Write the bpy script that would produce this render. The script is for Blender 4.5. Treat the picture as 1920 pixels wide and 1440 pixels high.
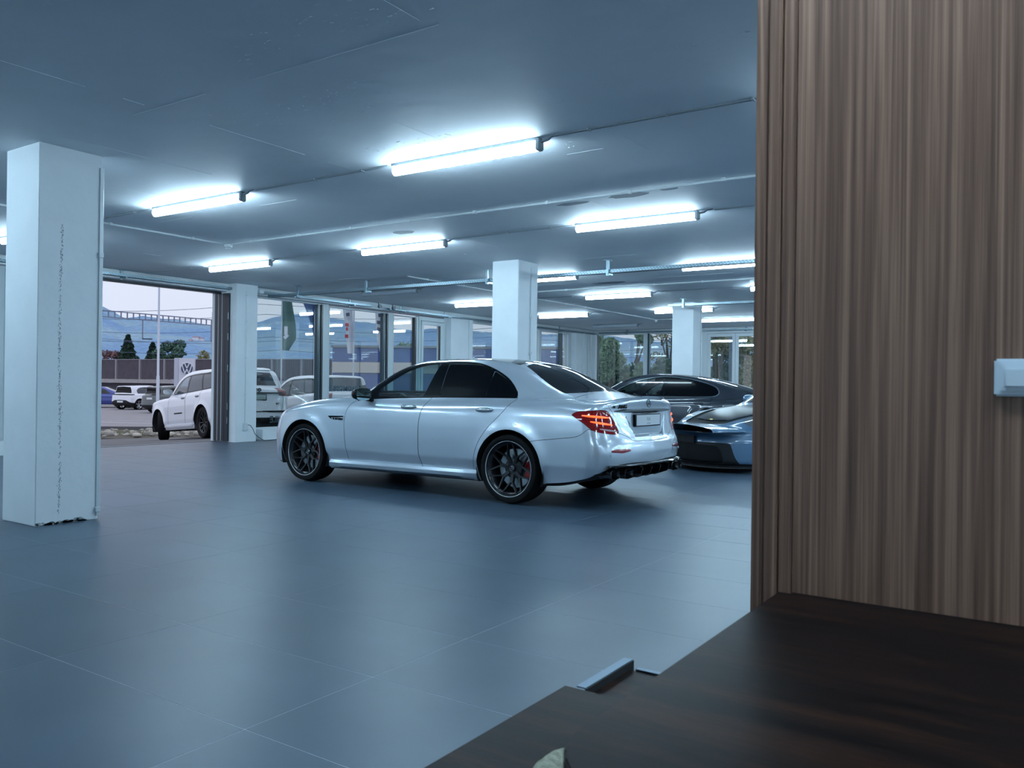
import bpy, bmesh, math, random
import numpy as np
from mathutils import Vector, Matrix
for _o in list(bpy.data.objects): bpy.data.objects.remove(_o, do_unlink=True)
scene = bpy.context.scene
random.seed(7); RNG = np.random.default_rng(7)
R = math.radians
# ------------------------------------------------------------------ camera
# world: X runs right-and-away along the floor joints, Y left-and-away along the car, Z up, metres
CAM_H = 1.162
yaw, pitch, roll = .59146, .00113, .01272
fwd = Vector((math.cos(yaw) * math.cos(pitch), math.sin(yaw) * math.cos(pitch), math.sin(pitch)))
rgt = fwd.cross(Vector((0, 0, 1))).normalized(); upv = rgt.cross(fwd)
rgt, upv = math.cos(roll) * rgt + math.sin(roll) * upv, -math.sin(roll) * rgt + math.cos(roll) * upv
cd = bpy.data.cameras.new('camera'); cam = bpy.data.objects.new('camera', cd); scene.collection.objects.link(cam)
m = Matrix.Identity(4)
for i in range(3): m[i][0], m[i][1], m[i][2] = rgt[i], upv[i], -fwd[i]
m[0][3], m[1][3], m[2][3] = 0, 0, CAM_H
cam.matrix_world = m
cd.sensor_width = 36; cd.lens = 36 * 1555.87 / 1920; cd.clip_start = .02; cd.clip_end = 9000
cd.dof.use_dof = True; cd.dof.focus_distance = 8.5; cd.dof.aperture_fstop = 9
scene.camera = cam
# ------------------------------------------------------------------ sky, exposure
scene.view_settings.view_transform = 'Standard'; scene.view_settings.look = 'None'
scene.view_settings.gamma = 1; scene.view_settings.use_curve_mapping = False
scene.view_settings.exposure = 0.0
SKY = 1.02; LAMP = 60.0; LAMP_COL = (.63, .89, 1.07)
w = bpy.data.worlds.new('sky'); scene.world = w; w.use_nodes = True
nt = w.node_tree; nt.nodes.clear()
out = nt.nodes.new('ShaderNodeOutputWorld'); bg = nt.nodes.new('ShaderNodeBackground')
tc = nt.nodes.new('ShaderNodeTexCoord'); sp_ = nt.nodes.new('ShaderNodeSeparateXYZ'); cr = nt.nodes.new('ShaderNodeValToRGB')
cr.color_ramp.elements[0].position = .0; cr.color_ramp.elements[0].color = (.74, .80, .97, 1)
cr.color_ramp.elements[1].position = .9; cr.color_ramp.elements[1].color = (1.12, 1.2, 1.4, 1)
ns = nt.nodes.new('ShaderNodeTexNoise'); ns.inputs['Scale'].default_value = 2.5; ns.inputs['Detail'].default_value = 3
mx = nt.nodes.new('ShaderNodeMix'); mx.data_type = 'RGBA'; mx.blend_type = 'MULTIPLY'; mx.inputs[0].default_value = .12
nt.links.new(tc.outputs['Generated'], sp_.inputs[0]); nt.links.new(sp_.outputs['Z'], cr.inputs[0])
nt.links.new(tc.outputs['Generated'], ns.inputs['Vector'])
nt.links.new(cr.outputs[0], mx.inputs[6]); nt.links.new(ns.outputs['Fac'], mx.inputs[7])
nt.links.new(mx.outputs[2], bg.inputs[0]); bg.inputs[1].default_value = SKY; nt.links.new(bg.outputs[0], out.inputs[0])

# ------------------------------------------------------------------ helpers
COL = scene.collection
MATS = {}
def lin(c):
    """sRGB 0-255 triple -> linear"""
    return tuple(((v / 255) / 12.92 if v / 255 <= .04045 else ((v / 255 + .055) / 1.055) ** 2.4) for v in c)
def mat(name, col=(.5, .5, .5), rough=.5, metal=0., coat=0., spec=.5, emit=None, es=1., noise=None, bump=None, rnd=0., trans=0., ior=1.5, coat_r=.03, stretch=None):
    """principled material; noise=(scale, amount, detail) varies colour, bump=(scale, strength)"""
    if name in MATS: return MATS[name]
    m = bpy.data.materials.new(name); m.use_nodes = True; n = m.node_tree; b = n.nodes['Principled BSDF']
    b.inputs['Base Color'].default_value = (*col, 1); b.inputs['Roughness'].default_value = rough
    b.inputs['Metallic'].default_value = metal; b.inputs['Coat Weight'].default_value = coat
    b.inputs['Coat Roughness'].default_value = coat_r
    b.inputs['Specular IOR Level'].default_value = spec; b.inputs['IOR'].default_value = ior
    b.inputs['Transmission Weight'].default_value = trans
    if emit: b.inputs['Emission Color'].default_value = (*emit, 1); b.inputs['Emission Strength'].default_value = es
    if noise or bump:
        t = n.nodes.new('ShaderNodeTexCoord'); src = t.outputs['Object']
        if stretch:
            mp = n.nodes.new('ShaderNodeMapping'); mp.inputs['Scale'].default_value = stretch
            n.links.new(src, mp.inputs[0]); src = mp.outputs[0]
    last = None
    if noise:
        x = n.nodes.new('ShaderNodeTexNoise'); x.inputs['Scale'].default_value = noise[0]; x.inputs['Detail'].default_value = noise[2] if len(noise) > 2 else 4
        r = n.nodes.new('ShaderNodeMapRange'); r.inputs['From Min'].default_value = .3; r.inputs['From Max'].default_value = .7
        r.inputs['To Min'].default_value = 1 - noise[1]; r.inputs['To Max'].default_value = 1 + noise[1]
        c = n.nodes.new('ShaderNodeMix'); c.data_type = 'RGBA'; c.blend_type = 'MULTIPLY'; c.inputs[0].default_value = 1
        c.inputs[6].default_value = (*col, 1)
        n.links.new(src, x.inputs['Vector']); n.links.new(x.outputs['Fac'], r.inputs[0]); n.links.new(r.outputs[0], c.inputs[7])
        n.links.new(c.outputs[2], b.inputs['Base Color']); last = c.outputs[2]
    if rnd:
        oi = n.nodes.new('ShaderNodeObjectInfo'); r = n.nodes.new('ShaderNodeMapRange')
        r.inputs['To Min'].default_value = 1 - rnd; r.inputs['To Max'].default_value = 1 + rnd
        c = n.nodes.new('ShaderNodeMix'); c.data_type = 'RGBA'; c.blend_type = 'MULTIPLY'; c.inputs[0].default_value = 1
        c.inputs[6].default_value = (*col, 1)
        if last: n.links.new(last, c.inputs[6])
        n.links.new(oi.outputs['Random'], r.inputs[0]); n.links.new(r.outputs[0], c.inputs[7]); n.links.new(c.outputs[2], b.inputs['Base Color'])
    if bump:
        x = n.nodes.new('ShaderNodeTexNoise'); x.inputs['Scale'].default_value = bump[0]; x.inputs['Detail'].default_value = 6
        bp = n.nodes.new('ShaderNodeBump'); bp.inputs['Strength'].default_value = bump[1]; bp.inputs['Distance'].default_value = .02
        n.links.new(src, x.inputs['Vector']); n.links.new(x.outputs['Fac'], bp.inputs['Height']); n.links.new(bp.outputs[0], b.inputs['Normal'])
    MATS[name] = m; return m
def glass_mat(name, tint, refl=1.0, rough=0.):
    """thin pane: tinted see-through plus mirror reflection by angle"""
    if name in MATS: return MATS[name]
    m = bpy.data.materials.new(name); m.use_nodes = True; n = m.node_tree; n.nodes.clear()
    o = n.nodes.new('ShaderNodeOutputMaterial'); tr = n.nodes.new('ShaderNodeBsdfTransparent'); g = n.nodes.new('ShaderNodeBsdfGlossy')
    lw = n.nodes.new('ShaderNodeLayerWeight'); lw.inputs[0].default_value = .5; pw = n.nodes.new('ShaderNodeMath'); pw.operation = 'POWER'; pw.inputs[1].default_value = 5
    ma = n.nodes.new('ShaderNodeMath'); ma.operation = 'MULTIPLY_ADD'; ma.inputs[1].default_value = .96 * refl; ma.inputs[2].default_value = .04 * refl; ma.use_clamp = True; mi = n.nodes.new('ShaderNodeMixShader')
    tr.inputs[0].default_value = (*tint, 1); g.inputs[0].default_value = (1, 1, 1, 1); g.inputs['Roughness'].default_value = rough
    n.links.new(lw.outputs['Facing'], pw.inputs[0]); n.links.new(pw.outputs[0], ma.inputs[0]); n.links.new(ma.outputs[0], mi.inputs[0]); n.links.new(tr.outputs[0], mi.inputs[1]); n.links.new(g.outputs[0], mi.inputs[2])
    n.links.new(mi.outputs[0], o.inputs[0]); MATS[name] = m; return m
def link(name, data, parent=None):
    o = bpy.data.objects.new(name, data); COL.objects.link(o)
    if parent: o.parent = parent
    return o
def tag(o, label=None, cat=None, group=None, kind=None):
    if label: o['label'] = label
    if cat: o['category'] = cat
    if group: o['group'] = group
    if kind: o['kind'] = kind
    return o
def empty(name, loc=(0, 0, 0), rz=0.):
    o = bpy.data.objects.new(name, None); COL.objects.link(o); o.location = loc; o.rotation_euler = (0, 0, rz); return o
def copy_tree(o, parent=None):
    c = o.copy(); COL.objects.link(c)
    if parent: c.parent = parent
    for ch in [x for x in o.children]: copy_tree(ch, c)
    return c
class MB:
    """collects boxes, bars, tubes, lathed shapes; build() links them as one mesh"""
    def __init__(s): s.v = []; s.f = []
    def add(s, V, F):
        b = len(s.v); s.v += [tuple(map(float, p)) for p in V]; s.f += [tuple(i + b for i in f) for f in F]; return s
    def box(s, a, b, M=None):
        (x0, y0, z0), (x1, y1, z1) = a, b
        V = [(x0, y0, z0), (x1, y0, z0), (x1, y1, z0), (x0, y1, z0), (x0, y0, z1), (x1, y0, z1), (x1, y1, z1), (x0, y1, z1)]
        if M is not None: V = [M @ Vector(p) for p in V]
        return s.add(V, [(3, 2, 1, 0), (4, 5, 6, 7), (0, 1, 5, 4), (1, 2, 6, 5), (2, 3, 7, 6), (3, 0, 4, 7)])
    def bar(s, p, q, w, h, up=(0, 0, 1)):
        p, q = Vector(p), Vector(q); d = (q - p); L = d.length; d.normalize(); up = Vector(up)
        if abs(d.dot(up)) > .95: up = Vector((1, 0, 0))
        sx = d.cross(up).normalized(); uz = sx.cross(d)
        V = [c + sx * a * w / 2 + uz * b * h / 2 for c in (p, q) for a, b in ((-1, -1), (1, -1), (1, 1), (-1, 1))]
        return s.add(V, [(3, 2, 1, 0), (4, 5, 6, 7), (0, 1, 5, 4), (1, 2, 6, 5), (2, 3, 7, 6), (3, 0, 4, 7)])
    def tube(s, pts, r, n=8, cap=True):
        pts = [Vector(p) for p in pts]; rr = r if isinstance(r, (list, tuple)) else [r] * len(pts)
        V = []; F = []; prev = None
        for i, p in enumerate(pts):
            d = (pts[min(i + 1, len(pts) - 1)] - pts[max(i - 1, 0)]).normalized()
            a = d.cross(Vector((0, 0, 1)) if abs(d.z) < .9 else Vector((1, 0, 0))).normalized()
            if prev is not None:
                a = (prev - d * prev.dot(d)).normalized()
            prev = a; b = d.cross(a)
            for k in range(n):
                t = 2 * math.pi * k / n; V.append(p + (a * math.cos(t) + b * math.sin(t)) * rr[i])
        for i in range(len(pts) - 1):
            for k in range(n):
                F.append((i * n + k, i * n + (k + 1) % n, (i + 1) * n + (k + 1) % n, (i + 1) * n + k))
        if cap: F += [tuple(range(n - 1, -1, -1)), tuple(len(V) - n + k for k in range(n))]
        return s.add(V, F)
    def lathe(s, prof, n=32, axis='y', c=(0, 0, 0), a0=0., a1=2 * math.pi):
        """prof: (radius, along-axis) pairs"""
        V = []; F = []; full = abs(a1 - a0 - 2 * math.pi) < 1e-6; m = n if full else n + 1
        for r, h in prof:
            for k in range(m):
                t = a0 + (a1 - a0) * k / n; x, z = r * math.cos(t), r * math.sin(t)
                V.append((c[0] + x, c[1] + h, c[2] + z) if axis == 'y' else ((c[0] + x, c[1] + z, c[2] + h) if axis == 'z' else (c[0] + h, c[1] + x, c[2] + z)))
        for i in range(len(prof) - 1):
            for k in range(n if full else n):
                k2 = (k + 1) % m if full else k + 1
                F.append((i * m + k, i * m + k2, (i + 1) * m + k2, (i + 1) * m + k))
        return s.add(V, F)
    def prism(s, poly, z0, z1, axis='z'):
        n = len(poly); P = {'z': lambda a, b, c: (a, b, c), 'y': lambda a, b, c: (a, c, b), 'x': lambda a, b, c: (c, a, b)}[axis]
        V = [P(a, b, z0) for a, b in poly] + [P(a, b, z1) for a, b in poly]
        return s.add(V, [tuple(range(n - 1, -1, -1)), tuple(range(n, 2 * n))] + [(i, (i + 1) % n, (i + 1) % n + n, i + n) for i in range(n)])
    def build(s, name, m, parent=None, smooth=False, bevel=0., seg=2, fixn=True):
        me = bpy.data.meshes.new(name); me.from_pydata(s.v, [], s.f); me.materials.append(m)
        if fixn:
            b = bmesh.new(); b.from_mesh(me); bmesh.ops.recalc_face_normals(b, faces=b.faces)
            if bevel: bmesh.ops.bevel(b, geom=list(b.edges), offset=bevel, segments=seg, affect='EDGES', clamp_overlap=True)
            b.to_mesh(me); b.free()
        if smooth:
            me.polygons.foreach_set('use_smooth', [True] * len(me.polygons))
            try: me.set_sharp_from_angle(angle=R(38))
            except Exception: pass
        return link(name, me, parent)
def text(name, s, size, m, parent, M, depth=.002, mirror=False, shear=0., align='CENTER', sx=1.):
    c = bpy.data.curves.new(name, 'FONT'); c.body = s; c.size = size; c.extrude = depth; c.align_x = align; c.align_y = 'CENTER'; c.shear = shear
    c.resolution_u = 3; c.offset = .02 * size
    t = bpy.data.objects.new(name, c); COL.objects.link(t); bpy.context.view_layer.update()
    me = bpy.data.meshes.new_from_object(t); bpy.data.objects.remove(t); bpy.data.curves.remove(c)
    me.materials.clear(); me.materials.append(m)
    me.transform(M @ Matrix.Diagonal((-sx if mirror else sx, 1, 1, 1)))
    if mirror: me.flip_normals()
    return link(name, me, parent)
def frame(o, xdir, ydir):
    """matrix at o whose x axis is xdir and whose z axis is normal to both"""
    x = Vector(xdir).normalized(); y = Vector(ydir); z = x.cross(y).normalized(); y = z.cross(x)
    M = Matrix.Identity(4)
    for i in range(3): M[i][0], M[i][1], M[i][2], M[i][3] = x[i], y[i], z[i], o[i]
    return M
# ------------------------------------------------------------------ smooth bodies: a field, its surface, and cuts along drawn outlines
def catmull(P, closed=False, n=8):
    """smooth curve through points; a point given twice makes a sharp corner"""
    P = np.asarray(P, float); m = len(P); out = []
    rng = range(m) if closed else range(m - 1)
    t = np.linspace(0, 1, n, endpoint=False)[:, None]
    for i in rng:
        p1, p2 = P[i], P[(i + 1) % m]
        if np.allclose(p1, p2): continue
        p0 = P[i - 1] if (closed or i > 0) else p1
        p3 = P[(i + 2) % m] if (closed or i + 2 < m) else p2
        m1 = (p2 - p0) / 2; m2 = (p3 - p1) / 2
        if np.allclose(p0, p1): m1 = (p2 - p1) * .6
        if np.allclose(p3, p2): m2 = (p2 - p1) * .6
        out.append((2*t**3-3*t**2+1)*p1 + (t**3-2*t**2+t)*m1 + (-2*t**3+3*t**2)*p2 + (t**3-t**2)*m2)
    if not closed: out.append(P[-1:])
    return np.concatenate(out)
def crv(*pts):
    """smooth function through (x, value) points (monotone-limited cubic, tabulated)"""
    P = np.array(sorted(pts), float); X, Y = P[:, 0], P[:, 1]
    d = np.diff(Y) / np.diff(X); m = np.zeros(len(X)); m[0] = d[0]; m[-1] = d[-1]
    for i in range(1, len(X) - 1):
        if d[i-1] * d[i] > 0:
            w1 = 2*(X[i+1]-X[i]) + (X[i]-X[i-1]); w2 = (X[i+1]-X[i]) + 2*(X[i]-X[i-1])
            m[i] = (w1 + w2) / (w1/d[i-1] + w2/d[i])
    xs = np.linspace(X[0], X[-1], 900); k = np.clip(np.searchsorted(X, xs) - 1, 0, len(X) - 2)
    h = X[k+1] - X[k]; t = (xs - X[k]) / h
    ys = (2*t**3-3*t**2+1)*Y[k] + (t**3-2*t**2+t)*h*m[k] + (-2*t**3+3*t**2)*Y[k+1] + (t**3-t**2)*h*m[k+1]
    # light smoothing so that reflections run evenly
    ker = np.hanning(31); ker /= ker.sum()
    pad = np.concatenate([ys[0] - (ys[15:0:-1] - ys[0]), ys, ys[-1] + (ys[-1] - ys[-2:-17:-1])])
    ys = np.convolve(pad, ker, 'valid')
    return lambda x: np.interp(x, xs, ys)
def rmax(a, b, r):
    return np.minimum(-r, np.maximum(a, b)) + np.hypot(np.maximum(a + r, 0), np.maximum(b + r, 0))
def smin(a, b, k):
    h = np.clip(.5 + .5 * (b - a) / k, 0, 1)
    return b * (1 - h) + a * h - k * h * (1 - h)
def car_field(S):
    def F(x, y, z):
        y = np.abs(y)
        W = S['W'](x) + S['sec'](z)
        for (xa, za, ra, amp) in S['flare']:
            r = np.hypot(x - xa, z - za)
            W = W + amp * np.exp(-((r - ra) / .075) ** 2) * np.clip((z - za + .15) * 5, 0, 1)
        for (x0, z0, sx, sz, am) in S.get('bump', ()):
            W = W + am * np.exp(-((x - x0) / sx) ** 2 - ((z - z0) / sz) ** 2)
        T = S['T'](x) - S['crown'](x) * y ** 2
        a = y - W; b = (z - T) * S.get('tn', .97)
        F1 = rmax(a, b, S['rs'])
        F1 = rmax(F1, S['zb'](x) - z, .03)
        xr = S['xr'](z) + S['cr'](y); xf = S['xf'](z) - S['cf'](y)
        F1 = rmax(F1, xr - x, S['re']); F1 = rmax(F1, x - xf, S['re'])
        for (fn) in S.get('carve', ()):
            F1 = fn(F1, x, y, z)
        G = S['G'](x) - S['tum'](z)
        xs = x + S['sh'](x) * y ** 2
        R = S['R'](xs); sl = (S['R'](xs + .02) - S['R'](xs - .02)) / .04
        g2 = (z - R + S['rc'](x) * y ** 2) / np.sqrt(1 + sl * sl)
        F2 = rmax((y - G) * .9, g2, S['rr'])
        F2 = rmax(F2, S['gz'] - z, .03)
        F2 = rmax(F2, xr + .12 - x, .03)
        return smin(F1, F2, S.get('kb', .05))
    return F
def surface(F, lo, hi, h):
    """dual surface of F=0, symmetric in y; returns V, N, T"""
    nx = int((hi[0] - lo[0]) / h) + 2; ny = int(hi[1] / h) + 2; nz = int((hi[2] - lo[2]) / h) + 2
    xs = lo[0] + h * np.arange(nx); ys = h * (np.arange(ny) + .5); zs = lo[2] + h * np.arange(nz)
    A = F(xs[:, None, None], ys[None, :, None], zs[None, None, :]).astype(np.float32)
    A = np.concatenate([A[:, ::-1], A], 1); ys = np.concatenate([-ys[::-1], ys])
    s = A < 0
    cnt = sum(s[i:i + s.shape[0] - 1, j:j + s.shape[1] - 1, k:k + s.shape[2] - 1].astype(np.int8) for i in (0, 1) for j in (0, 1) for k in (0, 1))
    act = (cnt > 0) & (cnt < 8); I = np.argwhere(act); idx = -np.ones(act.shape, int); idx[act] = np.arange(len(I))
    corner = [(i, j, k) for i in (0, 1) for j in (0, 1) for k in (0, 1)]
    val = np.stack([A[I[:, 0] + a, I[:, 1] + b, I[:, 2] + c] for a, b, c in corner], 1)
    acc = np.zeros((len(I), 3)); num = np.zeros(len(I))
    for p in range(8):
        for q in range(p + 1, 8):
            cp, cq = np.array(corner[p]), np.array(corner[q])
            if np.abs(cp - cq).sum() != 1: continue
            x = (val[:, p] < 0) != (val[:, q] < 0); t = val[x, p] / (val[x, p] - val[x, q])
            acc[x] += cp + t[:, None] * (cq - cp); num[x] += 1
    V = np.array([lo[0], ys[0], lo[2]]) + h * (I + acc / num[:, None])
    Q = []
    for ax in range(3):
        a1, a2 = [(1, 2), (2, 0), (0, 1)][ax]
        sl0 = [slice(None)] * 3; sl1 = [slice(None)] * 3; sl0[ax] = slice(None, -1); sl1[ax] = slice(1, None)
        ch = s[tuple(sl0)] != s[tuple(sl1)]; E = np.argwhere(ch)
        E = E[(E[:, a1] > 0) & (E[:, a2] > 0) & (E[:, a1] < s.shape[a1] - 1) & (E[:, a2] < s.shape[a2] - 1)]
        o = []
        for d1, d2 in ((-1, -1), (0, -1), (0, 0), (-1, 0)):
            c = E.copy(); c[:, a1] += d1; c[:, a2] += d2; o.append(idx[c[:, 0], c[:, 1], c[:, 2]])
        o = np.stack(o, 1); neg = s[E[:, 0], E[:, 1], E[:, 2]]
        o[~neg] = o[~neg][:, ::-1]; Q.append(o)
    Q = np.concatenate(Q)
    def grad(P):
        e = 1.5e-3; g = np.zeros_like(P)
        for k in range(3):
            d = np.zeros(3); d[k] = e; a = P + d; b = P - d
            g[:, k] = (F(a[:, 0], a[:, 1], a[:, 2]) - F(b[:, 0], b[:, 1], b[:, 2])) / (2 * e)
        return g
    for _ in range(3):
        g = grad(V); f = F(V[:, 0], V[:, 1], V[:, 2]); st = (f / np.maximum((g * g).sum(1), .05))[:, None] * g
        L = np.linalg.norm(st, axis=1, keepdims=True); V = V - st * np.minimum(1, .6 * h / np.maximum(L, 1e-9))
    N = grad(V); N /= np.maximum(np.linalg.norm(N, axis=1, keepdims=True), 1e-9)
    return V, N, np.concatenate([Q[:, [0, 1, 2]], Q[:, [0, 2, 3]]])
def cut(M, g):
    """split a mesh where g changes sign: (g<0 part, rest)"""
    V, N, T = M
    g = np.where(np.abs(g) < 1e-6, 1e-6, g); s = g < 0; c = s[T].sum(1)
    Ti, To, mix, cm = T[c == 3], T[c == 0], T[(c == 1) | (c == 2)], c[(c == 1) | (c == 2)]
    if not len(mix): return (V, N, Ti), (V, N, To)
    odd = np.argmax(s[mix] == (cm == 1)[:, None], 1); r = np.arange(len(mix))
    a, b, d = mix[r, odd], mix[r, (odd + 1) % 3], mix[r, (odd + 2) % 3]
    E = np.concatenate([np.stack([a, b], 1), np.stack([a, d], 1)]); Es = np.sort(E, 1)
    U, inv = np.unique(Es, axis=0, return_inverse=True); inv = inv.ravel()
    t = (g[U[:, 0]] / (g[U[:, 0]] - g[U[:, 1]]))[:, None]
    nV = V[U[:, 0]] * (1 - t) + V[U[:, 1]] * t; nN = N[U[:, 0]] * (1 - t) + N[U[:, 1]] * t
    nN /= np.maximum(np.linalg.norm(nN, axis=1, keepdims=True), 1e-9)
    ab = inv[:len(mix)] + len(V); ad = inv[len(mix):] + len(V)
    t1 = np.stack([a, ab, ad], 1); q = np.concatenate([np.stack([ab, b, d], 1), np.stack([ab, d, ad], 1)]); one = cm == 1; q1 = np.concatenate([one, one])
    V2 = np.concatenate([V, nV]); N2 = np.concatenate([N, nN])
    return (V2, N2, np.concatenate([Ti, t1[one], q[~q1]])), (V2, N2, np.concatenate([To, t1[~one], q[q1]]))
def pack(M):
    V, N, T = M; u, inv = np.unique(T, return_inverse=True); return V[u], N[u], inv.reshape(-1, 3)
def solid(name, M, m, parent, push=0.):
    V, N, T = pack(M)
    if not len(T): return None
    if push: V = V + N * push
    me = bpy.data.meshes.new(name); me.from_pydata(V.tolist(), [], T.tolist()); me.materials.append(m)
    me.polygons.foreach_set('use_smooth', [True] * len(T)); me.normals_split_custom_set_from_vertices(N.tolist())
    return link(name, me, parent)
def join(*Ms):
    V = []; N = []; T = []; o = 0
    for a, b, c in Ms: V.append(a); N.append(b); T.append(c + o); o += len(a)
    return np.concatenate(V), np.concatenate(N), np.concatenate(T)
def sd_poly(u, v, P):
    """signed distance to a closed outline, negative inside"""
    P = np.asarray(P); lo, hi = P.min(0) - .12, P.max(0) + .12
    g = np.full(u.shape, .12); k = (u > lo[0]) & (u < hi[0]) & (v > lo[1]) & (v < hi[1])
    if not k.any(): return g
    a, b = P, np.roll(P, -1, 0); q = np.stack([u[k], v[k]], 1)
    e = b - a; w_ = q[:, None] - a[None]; t = np.clip((w_ * e).sum(2) / np.maximum((e * e).sum(1), 1e-12), 0, 1)
    d = np.sqrt(((w_ - t[..., None] * e) ** 2).sum(2).min(1))
    y, y0, y1 = q[:, 1][:, None], a[:, 1][None], b[:, 1][None]
    cr = ((y0 <= y) != (y1 <= y)) & (q[:, 0][:, None] < (b[:, 0] - a[:, 0]) * (y - y0) / np.where(y1 == y0, 1, y1 - y0) + a[:, 0])
    ins = cr.sum(1) % 2 == 1; g[k] = np.minimum(np.where(ins, -d, d), .12); return g
def outline(pts):
    """outline points; a third entry marks a sharp corner"""
    o = []
    for p in pts:
        o.append(p[:2])
        if len(p) > 2: o.append(p[:2])
    return catmull(o, True, 6)
def star(root, M, r, m, name='star_emblem'):
    b = MB(); n = 32
    ring = [(math.cos(2 * PI * k / n) * r, math.sin(2 * PI * k / n) * r, 0) for k in range(n + 1)]
    b.tube([M @ Vector(p) for p in ring], r * .08, 6, False)
    for k in range(3):
        a = R(90 + 120 * k); d = Vector((math.cos(a), math.sin(a), 0)); pz = Vector((-d.y, d.x, 0))
        b.add([M @ (pz * r * .15 + Vector((0, 0, .001))), M @ (d * r), M @ (-pz * r * .15 + Vector((0, 0, .001))), M @ Vector((0, 0, r * .14))], [(0, 1, 3), (3, 1, 2)])
    return b.build(name, m, root)
def wheel(parent, x, y, z, R_, wdt, rim, style, m_rim, left, steer=0., caliper=None, lip=None, disc=True):
    """tyre mesh with rim, disc, caliper and cap as its children; outer face towards +y, turned for the right side"""
    h = wdt / 2; s = R_ - rim; t = MB()
    t.lathe([(rim - .006, h * .82), (rim + .006, h * .93), (rim + s * .45, h * 1.0), (rim + s * .78, h * .97), (R_ - .012, h * .84), (R_ - .003, h * .6), (R_, h * .3),
             (R_, h * .26), (R_ - .007, h * .25), (R_ - .007, h * .2), (R_, h * .19), (R_, .01), (R_ - .007, .008), (R_ - .007, -.008), (R_, -.01), (R_, -h * .19), (R_ - .007, -h * .2),
             (R_ - .007, -h * .25), (R_, -h * .26), (R_, -h * .3), (R_ - .003, -h * .6), (R_ - .012, -h * .84), (rim + s * .6, -h), (rim, -h * .8)], 56)
    w_ = t.build('wheel', mat('tyre_rubber', lin((13, 15, 17)), .7, spec=.18, noise=(40, .15)), parent, smooth=True)
    w_.location = (x, y, z); w_.rotation_euler = (0, 0, (0 if left else math.pi) + steer)
    b = MB(); b.lathe([(rim + .004, h * .86), (rim - .006, h * .84), (rim - .012, h * .74), (rim - .03, h * .66), (rim - .035, -h * .5), (rim - .005, -h * .8)], 56)
    # face
    if style == 'lattice':     # seven hub knots, each sending two spokes to neighbouring pairs at the lip
        b.lathe([(.0, h * .30), (.045, h * .34), (.085, h * .36), (.10, h * .30), (.10, h * .1)], 28)
        for k in range(7):
            a = R(90 + 360 / 7 * (k + .5)); c_ = Vector((math.cos(a), 0, math.sin(a)))
            b.bar(c_ * .06 + Vector((0, h * .30, 0)), c_ * (rim * .50) + Vector((0, h * .40, 0)), .032, .035, (0, 1, 0))
            for sgn in (-1, 1):
                a2 = a + sgn * R(360 / 14 - 6.2); e = Vector((math.cos(a2), 0, math.sin(a2)))
                b.bar(c_ * (rim * .45) + Vector((0, h * .41, 0)), e * (rim - .012) + Vector((0, h * .66, 0)), .0135, .03, (0, 1, 0))
    elif style == 'split':     # five split spokes
        b.lathe([(.0, h * .45), (.06, h * .45), (.085, h * .35), (.085, 0)], 20)
        for k in range(5):
            a = R(90 + 72 * k)
            for sgn in (-1, 1):
                p = Vector((math.cos(a + sgn * .25), 0, math.sin(a + sgn * .25))); e = Vector((math.cos(a + sgn * .34), 0, math.sin(a + sgn * .34)))
                b.bar(p * .05 + Vector((0, h * .42, 0)), e * (rim - .01) + Vector((0, h * .62, 0)), .024, .035, (0, 1, 0))
    else:
        b.lathe([(.0, h * .45), (.06, h * .45), (.08, h * .3), (.08, 0)], 20)
        for k in range(5):
            a = R(90 + 72 * k); e = Vector((math.cos(a), 0, math.sin(a)))
            b.bar(e * .04 + Vector((0, h * .4, 0)), e * (rim - .01) + Vector((0, h * .6, 0)), .06, .03, (0, 1, 0))
    b.build('rim', m_rim, w_, smooth=True)
    if lip:
        MB().lathe([(rim + .001, h * .90), (rim + .002, h * .955), (rim + .006, h * .96), (rim + .007, h * .90)], 72).build('rim_ring', lip, w_, smooth=True)
    if disc:
        MB().lathe([(.07, h * .02), (rim * .72, h * .02), (rim * .72, -.03), (.07, -.03)], 40).build('brake_disc', mat('disc_steel', (.45, .5, .53), .32, .9), w_, smooth=True)
        MB().lathe([(.02, -h * .5), (rim - .03, -h * .5)], 40).build('wheel_backing', mat('well_black', (.008, .009, .01), .8), w_)
    if caliper:
        a0 = R(155) if left else R(-32)
        MB().lathe([(rim * .50, h * .16), (rim * .60, h * .2), (rim * .86, h * .2), (rim * .88, -.06), (rim * .50, -.06), (rim * .50, h * .16)], 14, a0=a0, a1=a0 + R(57)).build('brake_caliper', caliper, w_, smooth=True)
    MB().lathe([(0, h * .47), (.022, h * .47), (.03, h * .44), (.033, h * .36)], 24).build('centre_cap', rim_cap, w_, smooth=True)
    if lip: star(w_, frame((0, h * .475, 0), (-1, 0, 0), (0, 0, 1)), .024, mat('cap_silver', (.6, .65, .68), .25, 1))
    return w_
rim_cap = mat('cap_dark', (.03, .035, .04), .3, .6)
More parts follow.
